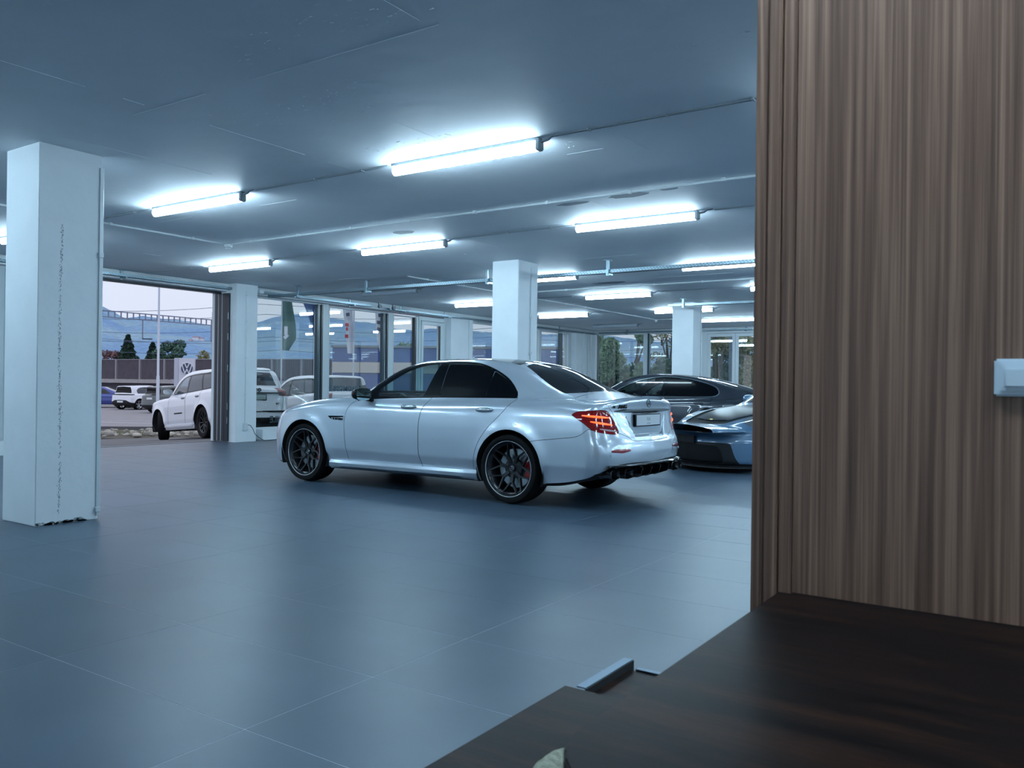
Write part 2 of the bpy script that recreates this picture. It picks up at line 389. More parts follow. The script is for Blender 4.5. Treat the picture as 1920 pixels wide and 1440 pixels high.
def build_car(S, name, loc, rz, label, tilt=0., group=None):
    """a car from its field and its drawn outlines; everything is a child of one Empty"""
    F = car_field(S); V, N, T = surface(F, (S['x0'], 0, S.get('z0', .08)), (S['x1'], S.get('ym', 1.06), S['zm']), S['h']); M = (V, N, T)
    root = empty(name, loc, rz); tag(root, label, 'car', group)
    if tilt: root.rotation_euler = (0, tilt, rz)
    seal = mat('seal_black', (.004, .005, .006), .6, spec=.15)
    paint = S['paint']; strips = []
    # wheel arches, underside
    for (xa, za, ra, _) in S['flare']:
        g = np.hypot(M[0][:, 0] - xa, M[0][:, 2] - za) - ra; g = np.where(np.abs(M[0][:, 1]) > .5, g, .2)
        _, M = cut(M, g)
    u, M = cut(M, np.where(M[0][:, 2] < S.get('zu', .42), M[1][:, 2] + .62, .3))
    solid('underbody', u, mat('underbody_black', (.012, .013, .015), .7), root)
    for c in S['cuts']:
        nm, typ, poly, mt = c[:4]; o = c[4] if len(c) > 4 else {}
        gw = o.get('gap', 0); P = outline(poly) if isinstance(poly, list) else None
        sides = (1, -1) if typ in ('side',) or o.get('pair') else (0,)
        for sd in sides:
            x, y, z = M[0].T; ay = np.abs(y)
            if typ == 'side': g = np.where(y * sd > .35, sd_poly(x, z, P), .12)
            elif typ == 'corner': g = sd_poly(x + ay, z, P); g = np.where(x < o.get('xm', -.3), g, .12)
            elif typ == 'fcorner': g = sd_poly(x - ay, z, P); g = np.where(x > o.get('xm', 2.), g, .12)
            elif typ == 'top': g = sd_poly(x, ay, P); g = np.where(z > o.get('zm', .8), g, .12)
            elif typ == 'rear': g = sd_poly(ay, z, P); g = np.where(x < o.get('xm', -.5), g, .12)
            elif typ == 'front': g = sd_poly(ay, z, P); g = np.where(x > o.get('xm', 2.5), g, .12)
            elif typ == 'func': g = poly(x, ay, z)
            if sd and typ != 'side': g = np.where(y * sd > 0, g, .12)
            if gw:
                a, M = cut(M, g - gw)
                x, y, z = a[0].T
                # the same distance again on the piece, for its own edge
                ay = np.abs(y)
                if typ == 'side': g2 = sd_poly(x, z, P)
                elif typ == 'corner': g2 = sd_poly(x + ay, z, P)
                elif typ == 'fcorner': g2 = sd_poly(x - ay, z, P)
                elif typ == 'top': g2 = sd_poly(x, ay, P)
                elif typ in ('rear', 'front'): g2 = sd_poly(ay, z, P)
                else: g2 = poly(x, ay, z)
                a, st = cut(a, g2 + gw); strips.append(pack(st))
            else:
                a, M = cut(M, g)
            if nm is None: continue
            ob = solid(nm, a, mt, root, o.get('push', 0))
            if ob and o.get('label'): ob['label'] = o['label']
    if strips:
        st = join(*[s for s in strips if len(s[2])]); solid('shut_line', st, seal, root, -.004)
    solid('body_shell', M, paint, root)
    # wheel wells
    well = mat('well_black', (.008, .009, .01), .8)
    for (xa, za, ra, _) in S['flare']:
        for sd in (1, -1):
            b = MB(); yo = S['W'](xa) - .012
            b.lathe([(ra + .012, yo * sd), (ra + .012, .50 * sd), (.05, .50 * sd)], 36, c=(xa, 0, za), a0=R(-22), a1=R(202)).build('wheel_well', well, root, fixn=False)
    for i, (xa, za, ra, _) in enumerate(S['flare']):
        st_ = S['steer'] if i == 1 and S.get('steer') else 0.
        for sd in (1, -1):
            Wd = S['tw'][i]; tr = S['track'][i]
            wheel(root, xa, sd * (tr - Wd / 2), S['tr'], S['tr'], Wd, S['rim'], S['style'], S['m_rim'], sd > 0, st_, S.get('caliper'), S.get('lip'), S.get('disc', True))
    return root, F
def surf(F, axis, a, b, lo, hi):
    """bisect for the surface: axis 'x' gives x at (y=a, z=b); 'y' gives y at (x=a, z=b); 'z' gives z at (x=a, y=b); lo outside, hi inside"""
    f = {'x': lambda t: F(t, a, b), 'y': lambda t: F(a, t, b), 'z': lambda t: F(a, b, t)}[axis]
    lo, hi = float(lo), float(hi)
    for _ in range(40):
        m_ = (lo + hi) / 2
        if float(f(np.float64(m_))) < 0: hi = m_
        else: lo = m_
    return (lo + hi) / 2
SALOON_LOC = (7.61479, 4.50939, 0); SALOON_TH = 1.549711
# ------------------------------------------------------------------ the hall: floor, ceiling, walls
PI_ = math.pi
CZ = 3.03; FX0, FX1, FY0, FY1 = -5.0, 25.0, -20.0, 13.83
tile_m = mat('tile_grey', lin((64, 81, 97)), .38, spec=.44, noise=(1.6, .10, 7), rnd=.05)
_b = tile_m.node_tree.nodes['Principled BSDF']
grout = mat('grout', lin((176, 186, 196)), .7)
b = MB(); b.box((FX0, FY0, -.2), (FX1, FY1, -.0006)); floor = tag(b.build('floor', grout), kind='structure')
PX, PY, TX, TY = .61276, 1.2255, 1.8137, 2.2772
def visible(x, y):
    d = Vector((x, y, 0)) - Vector((0, 0, CAM_H)); z = d.dot(fwd)
    return z > .4 and abs(d.dot(rgt) / z) < .70 and y > x * .26
cand = []
for i in range(-12, 40):
    for j in range(-19, 11):
        x0, x1, y0, y1 = TX + i * PX, TX + (i + 1) * PX, TY + j * PY, TY + (j + 1) * PY
        x0, x1, y0, y1 = max(x0, FX0), min(x1, FX1), max(y0, FY0), min(y1, FY1)
        if x1 - x0 < .05 or y1 - y0 < .05: continue
        v = any(visible(a, b_) for a in (x0, (x0 + x1) / 2, x1) for b_ in (y0, (y0 + y1) / 2, y1))
        cand.append((0 if v else 1, x0 * .83 + y0 * .56, i, j, x0, x1, y0, y1))
cand.sort(); full = None; rest = MB(); gp = .0017
for n_, (hid, d_, i, j, x0, x1, y0, y1) in enumerate(cand):
    if not hid and n_ < 300:
        whole = abs(x1 - x0 - PX) < 1e-6 and abs(y1 - y0 - PY) < 1e-6
        if whole and full is not None: o = link('tile', full)
        else:
            o = MB().box((-(x1 - x0) / 2 + gp, -(y1 - y0) / 2 + gp, -.008), ((x1 - x0) / 2 - gp, (y1 - y0) / 2 - gp, 0)).build('tile', tile_m)
            if whole: full = o.data
        o.location = ((x0 + x1) / 2, (y0 + y1) / 2, 0); o.parent = floor
    else: rest.box((x0 + gp, y0 + gp, -.008), (x1 - gp, y1 - gp, 0))
tag(rest.build('far_tiles', tile_m, floor, fixn=False), kind='stuff')
# ceiling: painted concrete cast on boards
ceil_m = mat('painted_concrete', lin((228, 234, 238)), .62, noise=(.9, .05, 8), bump=(5, .22))
ceiling = tag(MB().box((FX0, FY0, CZ), (FX1, 14.2, CZ + .25)).build('ceiling', ceil_m), kind='structure')
rd = MB(); rr_ = random.Random(3)
for k in range(-3, 12):                 # joint lines left by the boards, 2.4 m apart both ways
    X = .9 + 2.45 * k
    if FX0 < X < FX1:
        y = FY0
        while y < 13.4:
            l = rr_.uniform(.15, 1.1)
            if rr_.random() < .30: rd.box((X + rr_.uniform(-.003, .003), y, CZ - rr_.uniform(.0006, .002)), (X + rr_.uniform(.004, .009), min(y + l, 13.4), CZ + .01))
            y += l
for k in range(-6, 12):
    Y = .35 + 1.22 * k
    x = FX0
    while x < 24.8:
        l = rr_.uniform(.15, 1.0)
        if rr_.random() < .22: rd.box((x, Y + rr_.uniform(-.003, .003), CZ - rr_.uniform(.0006, .002)), (min(x + l, 24.8), Y + rr_.uniform(.004, .01), CZ + .01))
        x += l
tag(rd.build('board_joints', ceil_m, ceiling, fixn=False), kind='stuff')
# rough, spalled patches and filler scabs
sc = MB()
for (cx_, cy_, L_, w_, n) in ((3.05, 3.35, 1.2, .12, 60), (3.8, 4.3, 1.3, .14, 55), (3.35, 1.55, .45, .03, 40), (2.15, 3.95, .55, .02, 30), (4.9, 4.2, .8, .07, 25), (5.6, 3.9, 1.2, .04, 30), (7.2, 5.0, 2.0, .04, 34), (4.3, 1.6, 1.6, .02, 24), (9.5, 8.5, 3., .03, 26)):
    for k in range(n):
        x = cx_ + rr_.gauss(0, w_); y = cy_ + rr_.uniform(-L_, L_) * .6; r_ = rr_.uniform(.002, .009)
        P = [(x + r_ * rr_.uniform(.5, 1.2) * math.cos(t), y + r_ * 2.2 * rr_.uniform(.5, 1.2) * math.sin(t)) for t in (0, 1.1, 2.2, 3.3, 4.4, 5.4)]
        sc.prism(P, CZ - rr_.uniform(.0006, .0025), CZ + .01)
tag(sc.build('plaster_scabs', ceil_m, ceiling, fixn=False), kind='stuff')
stain_m = mat('damp_stain', lin((128, 140, 150)), .7, noise=(20, .1))
for (x, y, a, b_) in ((7.75, 6.85, .16, .10), (7.35, 3.6, .22, .09), (7.3, 3.15, .10, .05), (7.4, 4.25, .2, .06), (13.4, 6.9, .35, .12)):
    P = [(x + b_ * math.cos(.3927 * k) * rr_.uniform(.8, 1.1), y + a * math.sin(.3927 * k) * rr_.uniform(.8, 1.1)) for k in range(16)]
    MB().prism(P, CZ - .0015, CZ + .01).build('damp_patch', stain_m, ceiling)
plaster = mat('white_plaster', lin((226, 232, 236)), .75, noise=(3, .03), bump=(14, .12))
frame_w = mat('frame_white', lin((205, 214, 218)), .4)
frame_d = mat('frame_dark', lin((30, 40, 48)), .35)
sash_d = mat('sash_teal', lin((34, 62, 74)), .3)
pane_m = glass_mat('window_pane', (.84, .90, .895), 2.1)
# left wall: the glazed front; header, parapets and piers
b = MB()
b.box((FX0, 13.42, 2.89), (25, 13.9, CZ)); b.box((FX0, 13.35, 0), (2.9, 13.9, 2.889)); b.box((2.9, 13.35, 0), (6.18, 13.6, .215))
b.box((6.28, 13.42, 0), (6.72, 13.9, 2.889)); b.box((10.66, 13.6, 0), (10.98, 13.9, 2.889))
b.box((10.98, 13.35, 0), (16.0, 13.70, .205)); b.box((17.1, 13.425, 0), (18.05, 13.9, 2.889)); b.box((18.05, 13.35, 0), (23.5, 13.7, .205)); b.box((23.72, 13.425, 0), (24.99, 13.9, 2.889))
wall_left = tag(b.build('wall_left', plaster), kind='structure')
b = MB(); b.box((10.17, 13.16, 0), (10.66, 13.9, CZ)); tag(b.build('pillar', plaster, bevel=.004), 'white wall pillar with a conduit beside the open folding door', 'pillar')
MB().box((17.86, 13.412, 0), (17.875, 13.43, 2.89)).build('joint_cover', frame_w, wall_left)
# back wall
b = MB()
b.box((25, 13.42, 0), (25.3, 13.9, CZ)); b.box((25, FY0, 2.93), (25.3, 13.42, CZ)); b.box((25, 9.56, 0), (25.3, 9.8, 2.93)); b.box((25, 9.8, 0), (25.3, 13.42, .2)); b.box((25, 4.6, 0), (25.3, 7.4, 2.93)); b.box((25, FY0, 0), (25.3, 1.0, 2.93)); b.box((25, 1.0, 0), (25.3, 4.6, .8))
tag(b.build('wall_back', plaster), kind='structure')
tag(MB().box((FX0, FY0 - .2, 0), (25.3, FY0, CZ)).build('wall_right', plaster), kind='structure')
tag(MB().box((FX0 - .2, FY0, 0), (FX0, 13.9, CZ)).build('wall_front', plaster), kind='structure')
def window(nm, axis, at_, u0, u1, z0, z1, ft=.05, dark_end=0., mull=(), lbl=None, depth=.09, parts=()):
    """a glazed opening along X (axis 'y' fixed) or along Y (axis 'x' fixed): frame, panes between mullions, optional dark sash"""
    root = empty(nm); tag(root, kind='structure')
    def bx(b, a0, a1, c0, c1, d0, d1):
        return b.box((a0, at_ + d0, c0), (a1, at_ + d1, c1)) if axis == 'y' else b.box((at_ + d0, a0, c0), (at_ + d1, a1, c1))
    b = MB(); bx(b, u0, u0 + ft, z0, z1, 0, depth); bx(b, u1 - ft, u1, z0, z1, 0, depth); bx(b, u0 + ft, u1 - ft, z1 - ft, z1, 0, depth); bx(b, u0 + ft, u1 - ft, z0, z0 + ft, 0, depth)
    b.build('frame', frame_w, root, bevel=.004, seg=1)
    for (m0, m1) in mull: bx(MB(), m0, m1, z0 + .001, z1 - .001, -.02, depth + .001).build('mullion', frame_w, root, bevel=.003, seg=1)
    edges = [u0 + ft] + [e for m_ in mull for e in m_] + [u1 - ft]
    for k in range(0, len(edges), 2):
        a0, a1 = edges[k], edges[k + 1]
        if a1 - a0 < .02: continue
        bx(MB(), a0, a1, z0 + ft, z1 - ft, .045, .049).build('pane', pane_m, root)
    return root
wA = window('window_1', 'y', 13.6, 10.98, 12.96, .205, 2.885, .03, mull=((12.75, 12.92),))
def sash(par, x0, x1, z0=.23, z1=2.86, nm='sash'):
    b = MB(); b.box((x0, 13.58, z0), (x0 + (x1 - x0) * .45, 13.66, z1)); b.box((x0 + (x1 - x0) * .62, 13.57, z0), (x1, 13.67, z1)); return b
for (wn, x0, x1) in ((wA, 12.60, 12.75),):
    MB().box((x0, 13.57, .23), (x0 + .06, 13.66, 2.86)).build('sash', sash_d, wn); MB().box((x1 - .045, 13.56, .23), (x1, 13.67, 2.86)).build('sash', frame_d, wn); MB().box((x0 + .06, 13.6, .23), (x1 - .045, 13.64, 2.86)).build('track', frame_w, wn)
wB = window('window_2', 'y', 13.6, 12.96, 15.06, .205, 2.86, .03, mull=((14.84, 15.03),))
MB().box((14.67, 13.57, .23), (14.73, 13.66, 2.83)).build('sash', sash_d, wB); MB().box((14.79, 13.56, .23), (14.84, 13.67, 2.83)).build('sash', frame_d, wB); MB().box((14.73, 13.6, .23), (14.79, 13.64, 2.83)).build('track', frame_w, wB)
wC = window('window_3', 'y', 13.6, 15.06, 16.0, .205, 2.84, .03, mull=((15.89, 15.97),))
MB().box((15.83, 13.57, .23), (15.89, 13.67, 2.81)).build('sash', frame_d, wC)
# glazed door at the end of the front
d2 = empty('door_2'); tag(d2, kind='structure')
b = MB(); b.box((16.0, 13.58, 0), (16.07, 13.72, 2.86)); b.box((17.0, 13.58, 0), (17.1, 13.72, 2.86)); b.box((16.07, 13.58, 2.76), (17.0, 13.72, 2.86)); b.build('frame', frame_w, d2, bevel=.004, seg=1)
lf = MB(); lf.box((16.08, 13.56, .02), (16.16, 13.62, 2.75)); lf.box((16.84, 13.56, .02), (16.99, 13.62, 2.75)); lf.box((16.16, 13.561, 2.66), (16.84, 13.619, 2.75)); lf.box((16.16, 13.56, .02), (16.84, 13.62, .16)); lf = lf.build('door_leaf', frame_w, d2, bevel=.004, seg=1)
MB().box((16.16, 13.585, .16), (16.84, 13.59, 2.66)).build('pane', pane_m, lf); MB().box((16.80, 13.565, .16), (16.84, 13.60, 2.66)).build('gasket', frame_d, lf)
MB().box((16.92, 13.53, .98), (16.94, 13.56, 1.2)).build('handle', frame_w, lf)
wD = window('window_4', 'y', 13.6, 18.05, 23.72, .205, 2.89, .05, mull=((20.2, 20.35), (21.7, 21.83), (23.5, 23.66)))
MB().box((22.95, 13.57, .23), (23.1, 13.66, 2.84)).build('sash', sash_d, wD)
wE = window('window_5', 'y', 13.6, 2.9, 6.28, .215, 2.89, .05, mull=((6.08, 6.22),))
MB().box((6.10, 13.54, .88), (6.13, 13.6, 1.06)).build('handle', mat('handle_grey', (.3, .33, .35), .3, .8), wE); MB().box((5.9, 13.57, .25), (6.08, 13.66, 2.84)).build('sash', frame_d, wE)
# back wall windows and the double door
wF = window('window_6', 'x', 25.02, 9.8, 13.42, .2, 2.93, .05, mull=((11.47, 11.62),))
MB().box((24.98, 11.40, .2), (25.08, 11.46, 2.9)).build('sash', sash_d, wF); MB().box((24.98, 13.30, .2), (25.08, 13.40, 2.9)).build('sash', sash_d, wF)
d3 = empty('door_3'); tag(d3, kind='structure')
b = MB(); b.box((24.96, 9.42, 0), (25.1, 9.56, 2.92)); b.box((24.96, 7.4, 0), (25.1, 7.5, 2.92)); b.box((24.96, 7.5, 2.84), (25.1, 9.42, 2.92)); b.build('frame', frame_w, d3, bevel=.004, seg=1)
for (a0, a1, hy) in ((8.53, 9.41, 8.575), (7.52, 8.515, 8.475)):
    b = MB(); b.box((24.95, a0, .02), (25.01, a0 + .09, 2.83)); b.box((24.95, a1 - .09, .02), (25.01, a1, 2.83)); b.box((24.95, a0 + .09, 2.74), (25.01, a1 - .09, 2.83)); b.box((24.95, a0 + .09, .02), (25.01, a1 - .09, .2)); l_ = b.build('door_leaf', frame_w, d3, bevel=.004, seg=1)
    MB().box((24.98, a0 + .09, .2), (24.984, a1 - .09, 2.74)).build('pane', pane_m, l_)
    MB().tube([(24.95, hy, 1.12), (24.90, hy, 1.12), (24.90, hy, 1.0), (24.90, hy + (.08 if a0 > 8.52 else -.08), 1.0)], .012, 8).build('handle', mat('handle_grey', (.3, .33, .35), .3, .8), l_, True)
window('window_7', 'x', 25.02, 1.0, 4.6, .8, 2.93, .05, mull=((2.7, 2.85),))
# the open folding door: black frame, four leaves folded at its right jamb
d1 = empty('door_1'); tag(d1, kind='structure')
b = MB(); b.box((6.72, 13.62, 2.855), (10.17, 13.78, 2.93)); b.box((6.72, 13.66, 0), (6.79, 13.78, 2.9)); b.build('frame', frame_d, d1, bevel=.003, seg=1)
gsk = mat('gasket_grey', lin((168, 172, 182)), .5)
for k in range(4):
    y0 = 13.34 + k * .112
    l_ = MB().box((10.13, y0, .015), (10.166, y0 + .084, 2.85)).build('door_leaf', frame_d, d1, bevel=.004, seg=1)
    MB().box((10.135, y0 + .085, .02), (10.165, y0 + .111, 2.84)).build('gasket', gsk if k else frame_d, l_)
    if k == 0:
        for z_ in (.35, .62, 1.35, 1.95, 2.35): MB().tube([(10.128, y0 + .012, z_), (10.128, y0 + .012, z_ + .13)], .007, 6).build('hinge', mat('handle_grey', (.3, .33, .35), .3, .8), l_)
MB().box((6.72, 13.74, -.004), (10.17, 13.86, .006)).build('threshold', mat('threshold_metal', (.12, .13, .14), .4, .8), d1)
# columns
chip = mat('chipped_dark', lin((146, 158, 164)), .8, noise=(60, .35)); pipe_m = mat('conduit_white', lin((206, 214, 218)), .35)
def column(x0, y0, x1, y1, label, conduit_x, z_box, chips=False):
    root = empty('column', ((x0 + x1) / 2, (y0 + y1) / 2, 0)); tag(root, label, 'column')
    MB().box((-(x1 - x0) / 2, -(y1 - y0) / 2, 0), ((x1 - x0) / 2, (y1 - y0) / 2, CZ)).build('shaft', plaster, root, bevel=.006)
    xx = conduit_x - (x0 + x1) / 2; yy = -(y1 - y0) / 2
    if chips: MB().box((xx - .010, yy - .012, .03), (xx + .024, yy + .03, CZ - .10)).build('conduit', pipe_m, root, bevel=.003, seg=1)
    else: MB().tube([(xx, yy - .010, .04), (xx, yy - .010, CZ - .08)], .0105, 8).build('conduit', pipe_m, root, True)
    for z_ in (.08, 2.2) if chips else (.08, z_box, 2.2, 2.85): MB().box((xx - .02, yy - .03, z_ - .02), (xx + .02, yy, z_ + .02)).build('clamp', pipe_m, root, bevel=.003, seg=1)
    if chips:
        c_ = MB(); rc = random.Random(5)
        for k in range(620):
            z_ = rc.uniform(.08, 2.42); x = 3.51 - (x0 + x1) / 2 + rc.gauss(0, .006) + .008 * math.sin(z_ * 3); s_ = rc.uniform(.0010, .0036)
            if rc.random() < .3 * abs(math.sin(z_ * 2.2)): continue
            c_.prism([(x + s_ * math.cos(t) * rc.uniform(.6, 1.3), z_ + 2.2 * s_ * math.sin(t) * rc.uniform(.6, 1.3)) for t in (0, 1.2, 2.5, 3.7, 5.)], yy - .0012, yy + .01, 'y')
        for k in range(60):
            x = rc.uniform(-.25, .15); z_ = abs(rc.gauss(0, .010)); s_ = rc.uniform(.004, .012)
            c_.prism([(x + 2.2 * s_ * math.cos(t), z_ + s_ * math.sin(t)) for t in (0, 1.2, 2.5, 3.7, 5.)], yy - .0015, yy + .01, 'y')
        tag(c_.build('chipped_seam', chip, root, fixn=False), kind='stuff')
    return root
column(3.330, 6.735, 3.838, 7.262, 'white concrete column with a chipped vertical seam, left of the open door', 3.826, 1.9, True)
column(10.285, 6.815, 10.82, 7.29, 'white concrete column behind the roof of the silver saloon', 10.62, 1.65)
column(17.26, 6.84, 17.78, 7.33, 'farthest white concrete column, behind the dark grey coupe', 17.70, 1.45)
# ------------------------------------------------------------------ strip lights
lamp_on = mat('lamp_lit', (.9, .95, 1), .4, emit=LAMP_COL, es=LAMP); lamp_off = mat('lamp_unlit', lin((170, 180, 190)), .35)
housing = mat('lamp_housing', lin((120, 130, 138)), .5)
def make_lamp(lit, L_=1.46):
    root = empty('strip_light')
    h_ = MB().box((-.032, 0, -.026), (.032, L_ + .02, 0)).build('housing', housing, root, bevel=.004, seg=1)
    n = 10; P = [(-.031, -.026)] + [(.036 * math.cos(PI_ + PI_ * k / n), -.058 + .042 * math.sin(PI_ + PI_ * k / n)) for k in range(n + 1)] + [(.031, -.026)]
    b = MB(); V = [(x, y, z) for y in (.03, L_) for x, z in P]; m_ = len(P)
    b.add(V, [(k, k + 1, m_ + k + 1, m_ + k) for k in range(m_ - 1)] + [tuple(range(m_)), tuple(range(2 * m_ - 1, m_ - 1, -1))] + [(m_ - 1, 0, m_, 2 * m_ - 1)])
    b.build('tube', lamp_on if lit else lamp_off, root, True)
    b = MB(); b.box((-.034, -.012, -.098), (.034, .03, -.004)); b.build('end_cap', housing, root, bevel=.008)
    b = MB(); b.tube([(0, -.012, -.03), (0, -.07, -.024), (0, -.10, -.008), (0, -.16, -.004)], [.014, .012, .006, .006], 8); b.build('cable_gland', housing, root, True)
    return root

NEARBY = {}
lamps = [(5.30, 3.33, 1, 'nearest lit strip light, above the roof of the silver saloon'), (5.28, 6.76, 1, 'lit strip light right of the chipped white column'),
    (5.33, 10.25, 1, 'lit strip light mostly hidden by the chipped white column'), (8.35, 3.27, 1, 'lit strip light high at the edge of the wood wall, second row'), (8.40, 6.70, 1, 'lit strip light in the second row, between the door and the middle column'),
    (8.45, 10.14, 1, 'lit strip light nearest the open folding door'), (11.95, 3.45, 1, 'lit strip light beside the perforated tray and the wood wall'), (12.03, 6.80, 1, 'lit strip light emerging from behind the middle column'),
    (15.0, 6.80, 1, 'lit strip light centred between the middle and far columns'), (15.15, 10.30, 1, 'lit strip light left of the middle column'), (15.0, 3.38, 1, 'lit strip light of which only the tip shows at the wood wall'),
    (18.6, 6.88, 1, 'lit strip light half hidden by the far column'), (18.65, 10.2, 1, 'lit strip light low between the middle column and the corner'), (18.7, 3.4, 1, 'lit strip light of the fifth row hidden by the wood wall'),
    (21.6, 6.85, 1, 'lit strip light above the white double doors'), (21.6, 3.4, 1, 'lit strip light of the last row hidden by the wood wall'),
    (12.38, 10.55, 0, 'unlit strip light under the ceiling beyond the perforated tray'), (22.4, 10.6, 0, 'unlit strip light before the back windows'),
    (5.3, -.1, 1, 'lit strip light behind the wood wall, first row'), (8.4, -.1, 1, 'lit strip light behind the wood wall, second row'), (12.0, -.1, 1, 'lit strip light behind the wood wall, third row'), (15.0, -.1, 1, 'lit strip light behind the wood wall, fourth row'),
    (18.7, -.1, 1, 'lit strip light behind the wood wall, fifth row'), (1.2, -1.6, 1, 'lit strip light close to the walnut wall above the desk'), (1.2, .05, 1, 'lit strip light added unseen to brighten the free edge of the walnut wall'), (1.66, 10.2, 1, 'lit strip light added outside the view near the glazed front for ambient light'), (-1.4, -3.6, 1, 'lit strip light behind the viewer, far right'), (-1.4, 6.8, 1, 'lit strip light added outside the view at the far left to brighten the ceiling'), (-1.4, 10.2, 1, 'lit strip light added outside the view in the left corner to brighten the ceiling'), (1.66, -7.2, 1, 'lit strip light added unseen well behind the wood wall for ambient light, near row'), (5.3, -7.2, 1, 'lit strip light added unseen well behind the wood wall for ambient light, first row'), (8.4, -7.2, 1, 'lit strip light added unseen well behind the wood wall for ambient light, second row'), (15, -3.6, 1, 'lit strip light far behind the wood wall, fourth row'), (1.66, 6.8, 1, 'lit strip light outside the view beside the chipped column'),  # walnut-edge, glazed-front, far-left, left-corner and well-behind lamps: unseen, added to brighten the room
    (5.3, -3.6, 1, 'lit strip light far behind the wood wall, first row'), (8.4, -3.6, 1, 'lit strip light far behind the wood wall, second row'), (12.0, -3.6, 1, 'lit strip light far behind the wood wall, third row')]
for i_, X in enumerate((5.3, 8.4, 12.0, 15.0, 18.7, 21.6)):      # the hall goes on to the right; these show only as reflections
    for j_, Y in enumerate((-10.6, -14.1, -17.6) + ((-7.1,) if X > 9 else ())):
        lamps.append((X, Y, 1, 'lit strip light of the %s row in the %s bay behind the wood wall' % (('first', 'second', 'third', 'fourth', 'fifth', 'last')[i_], ('third', 'second-last', 'last', 'second')[j_])))
protos = {}
for X, Y, lit, lbl in lamps:
    if lit not in protos: protos[lit] = o = make_lamp(lit)
    else: o = copy_tree(protos[lit])
    o.location = (X, Y, CZ); tag(o, lbl, 'strip light', 'strip lights on the ceiling')
# conduits on the ceiling
wire_m = mat('cable_grey', lin((176, 184, 190)), .5)
def run(name, pts, r, m_, label, cat='conduit', group=None, parent=None, n=8):
    o = MB().tube(pts, r, n).build(name, m_, parent, True); return tag(o, label, cat, group) if not parent else o
for X, segs, w_ in ((5.30, ((-3, -.3), (1.4, 3.2), (4.85, 6.6), (8.3, 10.1), (11.8, 13.3)), 'first'), (8.39, ((-3, -.3), (1.4, 3.1), (4.8, 6.55), (8.25, 10.0), (11.7, 13.3)), 'second'), (12.05, ((1.4, 3.3), (5.0, 6.65), (8.35, 10.4)), 'third'), (15.05, ((1.4, 3.2), (4.9, 6.65), (8.3, 10.15)), 'fourth')):
    root = empty('lamp_cable', (X, 0, CZ)); tag(root, 'thin grey cables clipped to the ceiling along the %s row of strip lights' % w_, 'cable', 'cables between the strip lights')
    for (a, b_) in segs:
        MB().tube([(-.02, a, -.008), (-.02, b_, -.008)], .005, 6).build('cable', wire_m, root, True); MB().tube([(.005, a, -.008), (.005, b_, -.008)], .005, 6).build('cable', wire_m, root, True)
        for k in range(int((b_ - a) / .6)): MB().box((-.035, a + .3 + .6 * k, -.016), (.015, a + .315 + .6 * k, 0)).build('clip', wire_m, root)
def conduit(pts, label, dets):
    root = empty('white_conduit', (0, 0, 0)); tag(root, label, 'conduit', 'white conduits under the ceiling')
    MB().tube(pts, .0115, 8).build('pipe', pipe_m, root, True)
    for p, q in zip(pts[:-1], pts[1:]):
        L_ = (Vector(q) - Vector(p)).length; n = int(L_ / .9)
        for k in range(n):
            c_ = Vector(p).lerp(Vector(q), (k + .5) / n); MB().box(tuple(c_ - Vector((.016, .016, .014))), tuple(c_ + Vector((.016, .016, .018)))).build('clip', pipe_m, root)
    return root
conduit([(3.85, 9.47, 3.012), (7.17, 9.47, 3.012), (7.17, -8, 3.012)], 'white conduit crossing the ceiling past the near smoke detector', 0)
conduit([(10.85, 9.48, 3.012), (14.0, 9.48, 3.012), (21.2, 9.48, 3.012)], 'white conduit running away to the far smoke detector', 0)
conduit([(13.9, 9.48, 3.012), (13.9, -8, 3.012)], 'white conduit crossing the ceiling beyond the middle column', 0)
conduit([(21.2, 9.48, 3.012), (21.2, -8, 3.012)], 'white conduit crossing the ceiling before the back windows', 0)
det = empty('smoke_detector', (7.17, 9.47, 3.012)); tag(det, 'round white smoke detector at the corner of the near ceiling conduit', 'smoke detector', 'smoke detectors')
MB().lathe([(0, 0), (.055, 0), (.055, -.02), (.045, -.035)], 24, 'z').build('base', pipe_m, det, True); MB().lathe([(.043, -.034), (.043, -.052), (.03, -.066), (0, -.068)], 24, 'z').build('sensor_head', pipe_m, det, True)
MB().lathe([(.044, -.040), (.0445, -.046)], 24, 'z').build('vent_ring', mat('seal_black', (.004, .005, .006), .6, spec=.15), det)
o = copy_tree(det); o.location = (21.2, 9.48, 3.012); tag(o, 'round white smoke detector at the far conduit before the back windows', 'smoke detector', 'smoke detectors')
